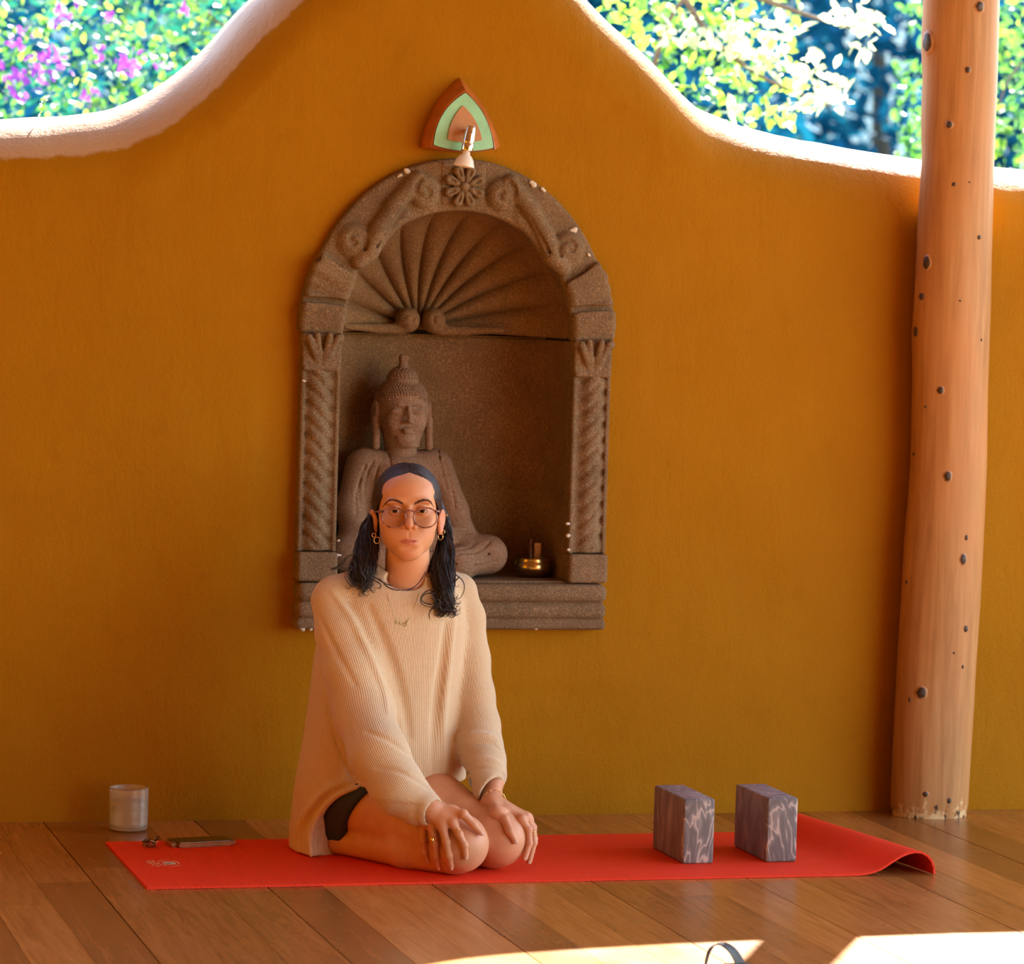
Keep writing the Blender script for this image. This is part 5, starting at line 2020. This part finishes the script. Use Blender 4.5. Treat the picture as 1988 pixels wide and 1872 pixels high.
# folds (photograph points): ridge +, groove -
ridges = [([(646, 1150), (680, 1200), (712, 1265), (742, 1335), (752, 1385)], .0085, .010),
          ([(880, 1190), (871, 1277), (862, 1348), (859, 1418), (864, 1490)], .0105, .011),
          ([(690, 1512), (640, 1532), (600, 1572), (578, 1612), (576, 1650)], .0090, .009), ([(694, 1530), (650, 1548), (618, 1582), (600, 1625), (598, 1658)], .0060, .006),
          ([(886, 1432), (915, 1428), (950, 1430), (968, 1440)], .0085, .008), ([(893, 1485), (920, 1476), (950, 1474), (972, 1484)], .0070, .007),
          ([(850, 1528), (870, 1527), (890, 1531), (905, 1533)], .004, .004)]
grooves = [([(716, 1178), (744, 1240), (768, 1305), (786, 1370), (796, 1430)], .0100, .014),
           ([(866, 1210), (859, 1277), (850, 1348), (843, 1418), (842, 1500)], .0115, .009), 
           ([(690, 1522), (640, 1542), (604, 1582), (588, 1619), (586, 1655)], .0078, .006), ([(878, 1458), (915, 1444), (955, 1442), (971, 1456)], .0085, .006), ([(905, 1505), (930, 1490), (966, 1494)], .0050, .004),
           ([(645, 1418), (668, 1480), (697, 1530)], .0060, .006), ([(622, 1310), (640, 1390), (655, 1440)], .0050, .009), ([(872, 1500), (882, 1515), (888, 1530)], .0050, .005),
           ([(712, 1420), (760, 1440), (800, 1470)], .0030, .012), ([(730, 1490), (780, 1500), (830, 1530)], .0028, .010), ([(620, 1200), (650, 1260), (690, 1330)], .0030, .012)]
ro = [(line_on(sw, p, 22), r, k) for p, r, k in ridges]; go = [(line_on(sw, p, 22), r, k) for p, r, k in grooves]
for q, r, k in ro:
    sw.add(p_poly([p_+A(*FW)*r*.25 for p_ in q], [r*(.30+.70*math.sin(PI*(i+.6)/(len(q)+.2))) for i in range(len(q))]), k)
for q, r, k in go:
    sw.sub(p_poly([p_-A(*FW)*r*.35 for p_ in q], [r*(.25+.65*math.sin(PI*(i+.6)/(len(q)+.2))) for i in range(len(q))]), k)
# neck opening and cuffs
nb = A(*at_y(786, 1150, .385)); nt = HW_(0, .08, -.09)
sw.sub(p_cone(nb+UZ*.002, nt, .0520, .060), .004)
sw.sub(p_ell(A(*at_y(786, 1126, .325)), (.046, .04, .026)), .006)
col_pts = []
for k in range(28):
    a = 2*PI*k/28
    c = A(*at_y(786, 1127, .372))
    col_pts.append(c+A(.0545*math.cos(a), .0580*math.sin(a), .024*math.sin(a)-.001))
for k in range(28): sw.add(p_cone(col_pts[k], col_pts[(k+1) % 28], .0052, .0052), .004)
# cuffs: hollow ends
axR = cR[-1]-cR[-2]; axR /= np.linalg.norm(axR)
sw.sub(p_cone(cR[-1]+axR*.005, cR[-1]+axR*.06, .027, .032), .003)
axL = A(.06, -.080, -.050); axL /= np.linalg.norm(axL)
sw.isect(lambda P: np.where(((P-cL[-1])**2).sum(-1) < .085**2, (P-cL[-1])@axL-.002, -1.), .003)
sw.sub(p_cone(cL[-1]-axL*.030, cL[-1]+axL*.08, .026, .036), .003)
rim = []
e1 = np.cross(axL, UZ); e1 /= np.linalg.norm(e1); e2 = np.cross(axL, e1)
for k in range(24):
    a = 2*PI*k/24; rim.append(cL[-1]+axL*.001+(e1*math.cos(a)+e2*math.sin(a))*.0375)
for k in range(24): sw.add(p_cone(rim[k], rim[(k+1) % 24], .0038, .0038), .004)
me_sw = sw.mesh('sweater', .0036)
V = vco(me_sw)


def chain_coord(P, ch, rr):
    C2 = spline(ch, 120).astype(np.float32)
    R2 = np.interp(np.linspace(0, len(ch)-1, 120), np.arange(len(ch)), rr)
    T = np.gradient(C2, axis=0)
    for _ in range(12): T[1:-1] = (T[:-2]+T[1:-1]*2+T[2:])/4
    T /= np.linalg.norm(T, axis=1)[:, None]
    best = np.full(len(P), 9., np.float32); idx = np.zeros(len(P), int)
    for i in range(120):
        d = np.linalg.norm(P-C2[i], axis=1)
        m = d < best
        best[m] = d[m]; idx[m] = i
    ax = T[idx]; q = P-C2[idx]
    q = q-ax*(q*ax).sum(1)[:, None]
    F_ = A(*FW); back = F_[None]-ax*(ax@F_)[:, None]; back /= np.linalg.norm(back, axis=1)[:, None]
    sd = np.cross(ax, back)
    ang = np.arctan2((q*sd).sum(1), -(q*back).sum(1))
    return best-R2[idx], ang*.060


dT = body_p[0](V)
Lv = np.array(sorted(lv), np.float32)
cx = np.interp(V[:, 2], Lv[:, 0], Lv[:, 1]); cy = np.interp(V[:, 2], Lv[:, 0], Lv[:, 2])
cT = (V[:, 0]-cx)*TL[0]+(V[:, 1]-cy)*TL[1]
dv_ = -(V[:, 0]-cx)*TL[1]+(V[:, 1]-cy)*TL[0]
cT = np.arctan2(cT, -dv_*1.15)*.155
dR_, cRr = chain_coord(V, cR, rR); dL_, cLr = chain_coord(V, cL, rL)
# the rib direction is stored per face corner, so it changes cleanly at the armhole seams
cls = np.where((dR_ < dT+.006) & (dR_ < dL_), 0, np.where(dL_ < dT+.004, 1, 2))
_li = np.empty(len(me_sw.loops), np.int32); me_sw.loops.foreach_get('vertex_index', _li)
fc_ = _li.reshape(-1, 4)
fcls = np.sort(cls[fc_], axis=1)[:, 1]
allc = np.stack([cRr, cLr, cT], 1)
cv_ = allc[fc_, fcls[:, None]]
a_ = me_sw.attributes.new('rib', 'FLOAT', 'CORNER'); a_.data.foreach_set('value', cv_.astype(np.float32).ravel())


def m_knit():
    s = Nodes('ribbed_knit')
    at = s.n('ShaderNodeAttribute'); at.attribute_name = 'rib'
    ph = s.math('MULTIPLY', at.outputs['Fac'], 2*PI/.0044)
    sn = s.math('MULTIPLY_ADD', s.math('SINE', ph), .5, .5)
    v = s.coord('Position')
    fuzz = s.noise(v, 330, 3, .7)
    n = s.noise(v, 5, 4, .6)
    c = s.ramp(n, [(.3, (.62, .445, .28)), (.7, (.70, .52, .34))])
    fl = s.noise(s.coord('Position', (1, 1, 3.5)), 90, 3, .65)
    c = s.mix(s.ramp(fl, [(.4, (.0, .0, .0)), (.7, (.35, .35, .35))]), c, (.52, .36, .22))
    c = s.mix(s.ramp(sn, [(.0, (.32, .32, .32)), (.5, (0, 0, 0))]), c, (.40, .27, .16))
    b1 = s.bump(sn, .55, .0012)
    b2 = s.bump(fuzz, .35, .0012, b1)
    return s.fin(c, .9, b2, spec=.15, **{'Sheen Weight': .25, 'Sheen Roughness': .5})


MAT['knit'] = m_knit()
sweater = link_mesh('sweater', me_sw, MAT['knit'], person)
# ================================================================= FACE DETAILS, HAIR, GLASSES, JEWELLERY
MAT['sclera'] = m_simple('eye_white', (.60, .50, .44), .4, spec=.3)
MAT['iris'] = m_simple('brown_iris', (.060, .026, .012), .6, spec=.02)
MAT['pupil'] = m_simple('pupil', (.003, .003, .003), .3, spec=.2)
for sg in (-1, 1):
    c = HW_(sg*.0315, .0075, 0)
    bm = bmesh.new(); bmesh.ops.create_uvsphere(bm, u_segments=48, v_segments=32, radius=.0123)
    g = (CAM-c); g /= np.linalg.norm(g); g = Vector(g)
    q = Vector((0, 0, 1)).rotation_difference(g).to_matrix()
    for f in bm.faces:
        d = f.calc_center_median().normalized()
        an = math.acos(max(-1, min(1, d.z)))*.0121
        f.material_index = 2 if an < .0022 else (1 if an < .0060 else 0)
    for v in bm.verts:
        an = math.acos(max(-1, min(1, v.co.normalized().z)))*.0121
        k = 1+.05*max(0, 1-(an/.0065)**2)
        v.co = q @ (v.co*k)+Vector(c)
    bm_obj('eye', bm, [MAT['sclera'], MAT['iris'], MAT['pupil']], person)

def m_hair():
    s = Nodes('dark_hair')
    at = s.n('ShaderNodeAttribute'); at.attribute_name = 'shade'
    c = s.ramp(at.outputs['Fac'], [(0, (.006, .004, .004)), (.6, (.022, .011, .010)), (1, (.070, .036, .026))])
    return s.fin(c, s.math('MULTIPLY_ADD', at.outputs['Fac'], -.15, .50), spec=.5)
MAT['hair'] = m_hair()
MAT['brow'] = m_simple('brow_hair', (.115, .055, .034), .7, spec=.1)


def head_front(x, z, lift=0.):
    ys = np.arange(-.06, .12, .0008, dtype=np.float32)
    P = np.stack([np.full_like(ys, x), ys, np.full_like(ys, z)], -1)
    v = hs.eval(P)
    k = int(np.argmax(v < 0))
    return A(x, ys[k]-lift, z)


def tl(P):       # head-local list -> world
    P = np.asarray(P, np.float32)
    return P@HR.T+ey0.astype(np.float32)


# eyebrows: short tapering hairs along an arch
for sg in (-1, 1):
    parts = []
    arch = spline([(sg*.0125, 0, .0150), (sg*.0220, 0, .0200), (sg*.0330, 0, .0240), (sg*.0430, 0, .0240), (sg*.0520, 0, .0185), (sg*.0585, 0, .0110)], 60)
    thick = np.interp(np.linspace(0, 1, 60), [0, .1, .5, .8, 1], [.0022, .0030, .0026, .0018, .0007])
    for i in range(300):
        k = int(rng.uniform(0, 59)); a = arch[k]; b = arch[min(k+4, 59)]
        d = (b-a); d /= np.linalg.norm(d)+1e-9
        o = rng.uniform(-1, 1)*thick[k]
        p0 = a+np.array([0, 0, o]); ln = rng.uniform(.0035, .006)
        dir_ = d+np.array([0, 0, .55*(1-k/59)-.12*o/thick[k]]); dir_ /= np.linalg.norm(dir_)
        pts = [head_front(*(p0+dir_*ln*t)[[0, 2]], lift=.0004+.0005*t) for t in (0, .5, 1)]
        parts.append(tube(tl(pts), [.00030, .00026, .00008], 3))
    link_mesh('eyebrow', py_mesh('eyebrow', *join(parts)), MAT['brow'], person)
    # upper lash line
    c = A(sg*.0315, .0075, -.0010)
    pts = []
    for t in np.linspace(-1, 1, 13):
        x = .0126*t; z = .0034*math.sqrt(max(0, 1-t*t))
        y = -math.sqrt(max(.0129**2-x*x-z*z, 1e-6))
        pts.append(c+A(x+sg*.0004, y-.0003, z))
    V, Fq = tube(tl(pts), [.0003+.0006*math.sin(PI*i/12) for i in range(13)], 6)
    parts = [(V, Fq)]
    link_mesh('eyelashes', py_mesh('eyelashes', *join(parts)), MAT['brow'], person)

# ------------------------------------------------ hair
CC = A(0, .094, .026); CR_ = A(.0790, .098, .0880)
cap = Sdf()
cap.add(p_ell(CC, CR_), .01)
def face_oval(P):
    x = P[..., 0]/.0648; z = (P[..., 2]+.020)/.0985
    # soft middle part: a small peak where the hair divides
    r = np.sqrt(x*x+z*z)-1+.035*np.exp(-((P[..., 0]-.004)/.010)**2)*(P[..., 2] > 0)
    return -np.maximum(-(r*.066), 0)+np.maximum(r*.066, 0)
cap.isect(lambda P: np.where(P[..., 1] < .085+.35*np.maximum(P[..., 2], 0), -face_oval(P), -1.), .003)
cap.isect(lambda P: np.maximum(-.075-P[..., 2], -.02-P[..., 2]-(P[..., 1]-.105)*3.0), .004)
cap.groove([A(.004, -.010, .098), A(.004, .05, .1165), A(.004, .11, .117)], .0016, .003)
me = cap.mesh('hair', .0022)
v = tl(vco(me)); me.vertices.foreach_set('co', v.astype(np.float32).ravel())
hair_cap = link_mesh('hair', me, MAT['hair'], person)


def on_cap(p, k=1.0):
    d = (np.asarray(p, float)-CC)/CR_
    return CC+d/np.linalg.norm(d)*CR_*k


def wpt(px, py, Y):      # measured point in head-local coordinates
    return HR.T@(at_y(px, py, Y)-ey0)


# side masses: (photo x, y, world Y, radius)
sideL = [(738, 968, .412), (726, 1004, .408), (718, 1030, .402), (713, 1060, .385), (707, 1090, .362), (703, 1116, .338), (702, 1136, .318)]
sideR = [(850, 966, .418), (860, 1002, .414), (864, 1030, .408), (865, 1060, .388), (860, 1092, .360), (857, 1125, .330), (862, 1158, .305), (868, 1180, .296)]
mass = Sdf()
mass.chain([A(*at_y(*q)) for q in sideL], [.010, .013, .017, .022, .025, .021, .008], .012)
mass2 = Sdf(); mass2.chain([A(*at_y(*q)) for q in sideR], [.009, .010, .012, .015, .021, .023, .017, .007], .012)
link_mesh('hair_length', mass2.mesh('hair_length', .0035), MAT['hair'], hair_cap)
link_mesh('hair_length', mass.mesh('hair_length', .0035), MAT['hair'], hair_cap)

r_ = np.random.default_rng(11)
parts = []
shades = []
clump = r_.normal(0, 1, (90, 3))
for i in range(1260):
    sg = -1 if i % 2 == 0 else 1
    cl_ = i % 90; kc = (math.sin(cl_*7.13)*.5+.5)
    y0 = -.004+.154*((cl_//2)/45.)**1.15+r_.normal(0, .0012)
    p0 = on_cap((.004+sg*.001, y0, .12), 1.005)
    side = sideL if sg < 0 else sideR
    e = r_.uniform(-.012, .030)
    back = on_cap((sg*.080, .100+e+.35*(y0-.05), -.008), 1.01+.03*r_.random())
    if sg < 0: back = back+A(-.002, 0, 0)
    pts = []
    front_bias = max(0, .055-y0)
    for t in np.linspace(0, 1, 9):
        m = p0*(1-t)+back*t
        # sweep: bulge forwards first, then tuck behind the ear
        m = m+A(0, -front_bias*.55*math.sin(PI*t), .012*math.sin(PI*t))
        pts.append(on_cap(m, 1.004+.022*math.sin(PI*t)*kc+.006*r_.random()))
    # then falls with the side mass
    n = len(side); off = clump[cl_]*.75+r_.normal(0, .28, 3); off /= max(1, np.linalg.norm(off)); ph = cl_*1.7+r_.normal(0, .35); wv = r_.uniform(.004, .008)
    ln = r_.uniform(.72, 1.0)
    rad = [.010, .013, .019, .026, .031, .029, .020] if sg < 0 else [.008, .010, .012, .018, .026, .029, .024, .014]
    for k in range(1, n):
        if k/(n-1) > ln+.1: break
        q = wpt(*side[k])+off*rad[k]*.95+A(math.cos(ph+k*1.9)*wv, math.sin(ph+k*1.9)*wv, 0)
        pts.append(q)
    q = pts[-1]
    if r_.random() < .45:
        cs = r_.choice([-1, 1]); rr = r_.uniform(.004, .009)
        for a in np.linspace(.4, 4.4, 6): pts.append(q+A(cs*rr*(1-math.cos(a)), r_.normal(0, .001), -rr*math.sin(a)-.002*a))
    P = spline(pts, 34)
    parts.append(tube(tl(P), np.interp(np.linspace(0, 1, 34), [0, .1, .85, 1], [.0005, .00088, .0007, .0002]), 4)); shades.append((len(parts[-1][0]), np.clip(r_.normal(.35+.3*kc, .2), 0, 1)))
# loose curls at the ends, traced from the photograph
def curl(pp, Y, r0=.0008):
    q = spline([at_y(x, y, Y) for x, y in pp], 26)
    parts.append(tube(q, np.interp(np.linspace(0, 1, 26), [0, .8, 1], [r0, r0*.8, r0*.3]), 5)); shades.append((len(parts[-1][0]), .3))
Zf = lambda x, y: (640+x/4.925, 860+y/4.925)
for pp, Y in [([(160, 1100), (60, 1200), (20, 1215), (90, 1210), (170, 1240)], .335), ([(230, 1130), (250, 1180), (210, 1190), (190, 1160), (215, 1130)], .32), ([(250, 1060), (170, 1090), (130, 1150), (60, 1190), (5, 1205)], .335),
              ([(140, 1270), (170, 1330), (215, 1372), (260, 1365)], .30), ([(210, 1200), (180, 1260), (210, 1330), (260, 1360)], .30), ([(380, 1290), (440, 1320), (490, 1355), (480, 1390), (440, 1385)], .29), ([(400, 1270), (470, 1310), (530, 1345), (600, 1370)], .29),
              ([(300, 1240), (340, 1300), (310, 1350), (240, 1340)], .30), ([(1000, 1400), (920, 1420), (870, 1480), (880, 1540), (960, 1570), (1030, 1540)], .275), ([(1010, 1440), (930, 1440), (880, 1480), (890, 1520), (960, 1545), (1020, 1520)], .277),
              ([(1050, 1500), (1060, 1580), (1100, 1600), (1160, 1590)], .275), ([(1060, 1560), (980, 1590), (955, 1640), (960, 1700)], .272), ([(1090, 1590), (1170, 1610), (1205, 1640), (1170, 1670), (1120, 1660)], .275),
              ([(1180, 1340), (1220, 1300), (1240, 1280)], .30), ([(1190, 1250), (1270, 1320), (1285, 1400), (1250, 1480), (1200, 1500)], .30), ([(1130, 1450), (1180, 1530), (1210, 1540)], .28), ([(1000, 1500), (1030, 1560), (1080, 1590)], .276),
              ([(970, 1440), (1000, 1500), (970, 1480)], .28)]:
    for j in range(1 if pp[0][1] < 400 else 3):
        dx, dy = r_.normal(0, 5, 2) if j else (0, 0)
        curl([Zf(x+dx, y+dy) for x, y in pp], Y+.002*j, .0007 if j else .0009)
o = link_mesh('hair_strands', py_mesh('hair_strands', *join(parts)), MAT['hair'], hair_cap)
set_attr(o.data, 'shade', np.concatenate([np.full(n_, v_, np.float32) for n_, v_ in shades]))
o['kind'] = 'stuff'

# ------------------------------------------------ glasses
MAT['frame'] = (lambda s: s.fin(s.ramp(s.noise(s.coord('Position'), 110, 3, .6), [(.38, (.10, .028, .022)), (.62, (.40, .16, .14))]), .15, spec=.6, **{'Coat Weight': .5}))(Nodes('mottled_brown_acetate'))
def m_lens():
    s = Nodes('spectacle_lens')
    g = s.n('ShaderNodeBsdfGlossy'); g.inputs['Roughness'].default_value = .03
    tr = s.n('ShaderNodeBsdfTransparent'); tr.inputs[0].default_value = (.97, .96, .93, 1)
    fr = s.n('ShaderNodeFresnel'); fr.inputs[0].default_value = 1.7
    mx = s.n('ShaderNodeMixShader'); s.l(s.math('MULTIPLY_ADD', fr.outputs[0], .26, .0), mx.inputs[0])
    s.l(tr.outputs[0], mx.inputs[1]); s.l(g.outputs[0], mx.inputs[2]); s.l(mx.outputs[0], s.out.inputs[0])
    return s.m
MAT['lens'] = m_lens()
glasses = thing('glasses_part', None, None); 
def glasses_build():
    global glasses
    bpy.data.objects.remove(glasses)
    parts = []
    gz = -.0165; gx = .0360; cxo = .0015
    rimsL = []
    for sg in (-1, 1):
        pts = []
        for k in range(44):
            a = 2*PI*k/44
            ca, sa = math.cos(a), math.sin(a)
            rx = .0268; rz = .0228
            # panto shape: flatter top, fuller outside
            x = rx*math.copysign(abs(ca)**.92, ca); z = rz*(math.copysign(abs(sa)**.88, sa) if sa > 0 else sa)
            x += .0012*sg*max(0, sa)
            pts.append(A(cxo+sg*gx+x, -.0215+.045*((sg*x+gx)/.06)**2*.16-.06*(-z)*.05, gz+z))
        rimsL.append(pts)
        parts.append(tube(tl(pts), .00175, 8, True))
        c = np.mean(pts, 0)
        V = [c+A(0, -.0006, 0)]+list(pts)
        Fq = [(0, 1+k, 1+(k+1) % 44) for k in range(44)]
    # keyhole bridge, end pieces, temples
    parts.append(tube(tl(spline([A(cxo-.0115, -.0225, gz+.0125), A(cxo-.005, -.0235, gz+.0160), A(cxo+.005, -.0235, gz+.0160), A(cxo+.0115, -.0225, gz+.0125)], 12)), .0020, 8))
    for sg in (-1, 1):
        parts.append(tube(tl(spline([A(cxo+sg*.0600, -.0180, gz+.0150), A(cxo+sg*.0665, -.0140, gz+.0150), A(sg*.0715, -.002, gz+.0145)], 8)), .0028, 8))
    fr = link_mesh('glasses_frame', py_mesh('glasses_frame', *join(parts)), MAT['frame'], person)
    for sg in (-1, 1):
        V, Fq = tube(tl(spline([A(sg*.0715, -.003, gz+.0145), A(sg*.0765, .04, gz+.0155), A(sg*.0790, .082, gz+.0140), A(sg*.0790, .100, gz-.006)], 18)), .0017, 8)
        link_mesh('temple', py_mesh('temple', V, Fq), MAT['frame'], fr)
    for sg, pts in zip((-1, 1), rimsL):
        c = np.mean(pts, 0)
        rings = [[c+(np.array(p)-c)*f+A(0, -.0016*(1-f*f), 0) for p in pts] for f in (1, .66, .33)]
        V = [p for r in rings for p in r]+[c+A(0, -.0016, 0)]
        n = 44
        Fq = [(r*n+k, r*n+(k+1) % n, (r+1)*n+(k+1) % n, (r+1)*n+k) for r in range(2) for k in range(n)]+[(2*n+k, 2*n+(k+1) % n, 3*n) for k in range(n)]
        link_mesh('lens', py_mesh('lens', tl(np.array(V)), Fq), MAT['lens'], fr)
glasses_build()

# ------------------------------------------------ jewellery
def ring_pts(c, nrm, r, n=28, sq=1.):
    nrm = np.array(nrm, float); nrm /= np.linalg.norm(nrm)
    ref = np.array([0, 0, 1.]) if abs(nrm[2]) < .9 else np.array([1., 0, 0])
    a = np.cross(nrm, ref); a /= np.linalg.norm(a); b = np.cross(nrm, a)
    return [np.array(c)+a*r*math.cos(2*PI*k/n)+b*r*sq*math.sin(2*PI*k/n) for k in range(n)]
for (zx, zy, rz, Y) in [(452, 932, 32, .352), (424, 884, 20, .356), (1060, 898, 32, .362), (1086, 852, 20, .366), (1122, 690, 9, .37)]:
    c = at_y(*Zf(zx, zy), Y)
    V, Fq = tube(ring_pts(c, -FW+RT*(.45 if zx < 700 else -.9), rz/4.925/869), .0011 if rz > 10 else .0008, 8, True)
    link_mesh('earring', py_mesh('earring', V, Fq), MAT['gold'], person)
def band(tips, nm, f, rad_k, w, label=None):
    P3, rs = tips[nm]
    p = P3[0]*(1-f)+P3[1]*f if f <= 1 else P3[1]*(2-f)+P3[2]*(f-1)
    d = (P3[1]-P3[0]) if f <= 1 else (P3[2]-P3[1])
    r = rs[0]*(1-f)+rs[1]*f if f <= 1 else rs[1]
    V, Fq = tube(ring_pts(p, d, r*rad_k), w, 8, True)
    return link_mesh('finger_ring', py_mesh('finger_ring', V, Fq), MAT['gold'], person), p, d
o, p, d = band(tipsR, 'ring', .80, 1.10, .0010)
S = Sdf().add(p_ell(p-A(*FW)*.009-RT.astype(np.float32)*.004, (.0052, .0035, .0075)), .001)
so_ = link_mesh('signet', S.mesh('signet', .0012), MAT['gold'], o)
band(tipsR, 'index', .72, 1.10, .0008)
band(tipsL, 'middle', 1.18, 1.12, .0009); band(tipsL, 'middle', 1.32, 1.12, .0009)
# bracelet: small links round the wrist
parts = []
wc = A(*at_y(962, 1554, .175)); wd = wrL-wr2L; wd /= np.linalg.norm(wd)
bp = ring_pts(wc+A(-.003, 0, -.002), wd+A(0, 0, .35), .0268, 30)
parts.append(tube(bp, .0007, 6, True))
for k in range(30):
    if k % 2 == 0:
        q = bp[k]; parts.append(tube(ring_pts(q, rng.normal(size=3), .0016, 8), .0006, 4, True))
link_mesh('bracelet', py_mesh('bracelet', *join(parts)), MAT['gold'], person)
# necklace resting on the knit, wire name pendant (illegible script squiggle)
def on_sw(zx, zy, lift=.0012):
    return surf_px(sw, *Zf(zx, zy), lift=lift)
MAT['old_gold'] = m_simple('old_gold', (.55, .42, .20), .35, metal=1)
nl = [on_sw(*q) for q in [(520, 1375), (545, 1440), (570, 1520), (595, 1600), (622, 1685)]]
nr = [on_sw(*q) for q in [(870, 1380), (850, 1460), (820, 1550), (790, 1630), (752, 1705)]]
parts = [tube(spline(nl, 26), .00055, 5), tube(spline(nr, 26), .00055, 5)]
nk_o = link_mesh('necklace', py_mesh('necklace', *join(parts)), MAT['old_gold'], person)
sq = [(622, 1685), (632, 1700), (628, 1720), (645, 1730), (655, 1705), (648, 1690), (640, 1712), (660, 1735), (672, 1712), (680, 1738), (690, 1715), (698, 1740), (706, 1720), (714, 1745), (722, 1722), (718, 1752), (735, 1748), (732, 1712), (744, 1700), (742, 1745), (752, 1705)]
link_mesh('wire_pendant', py_mesh('wire_pendant', *tube(spline([on_sw(x, y, .0018) for x, y in sq], 90), .00075, 5)), MAT['old_gold'], nk_o)
# dark hair strand lying along the neckline, built as a tube
def first_px(px, py, lift):
    a, b = surf_px(trunk, px, py, lift=lift), surf_px(sw, px, py, lift=lift)
    return a if a[1] < b[1] else b
neck_strand = spline([first_px(*Zf(x, y), .0012) for x, y in [(480, 1300), (520, 1350), (570, 1385), (640, 1408), (710, 1412), (780, 1395), (840, 1350), (885, 1290), (915, 1230)]], 40)
MAT['neck_strand'] = m_simple('dark_strand', (.035, .012, .022), .6)
link_mesh('collar_strand', py_mesh('collar_strand', *tube(neck_strand, .0013, 8)), MAT['neck_strand'], person)
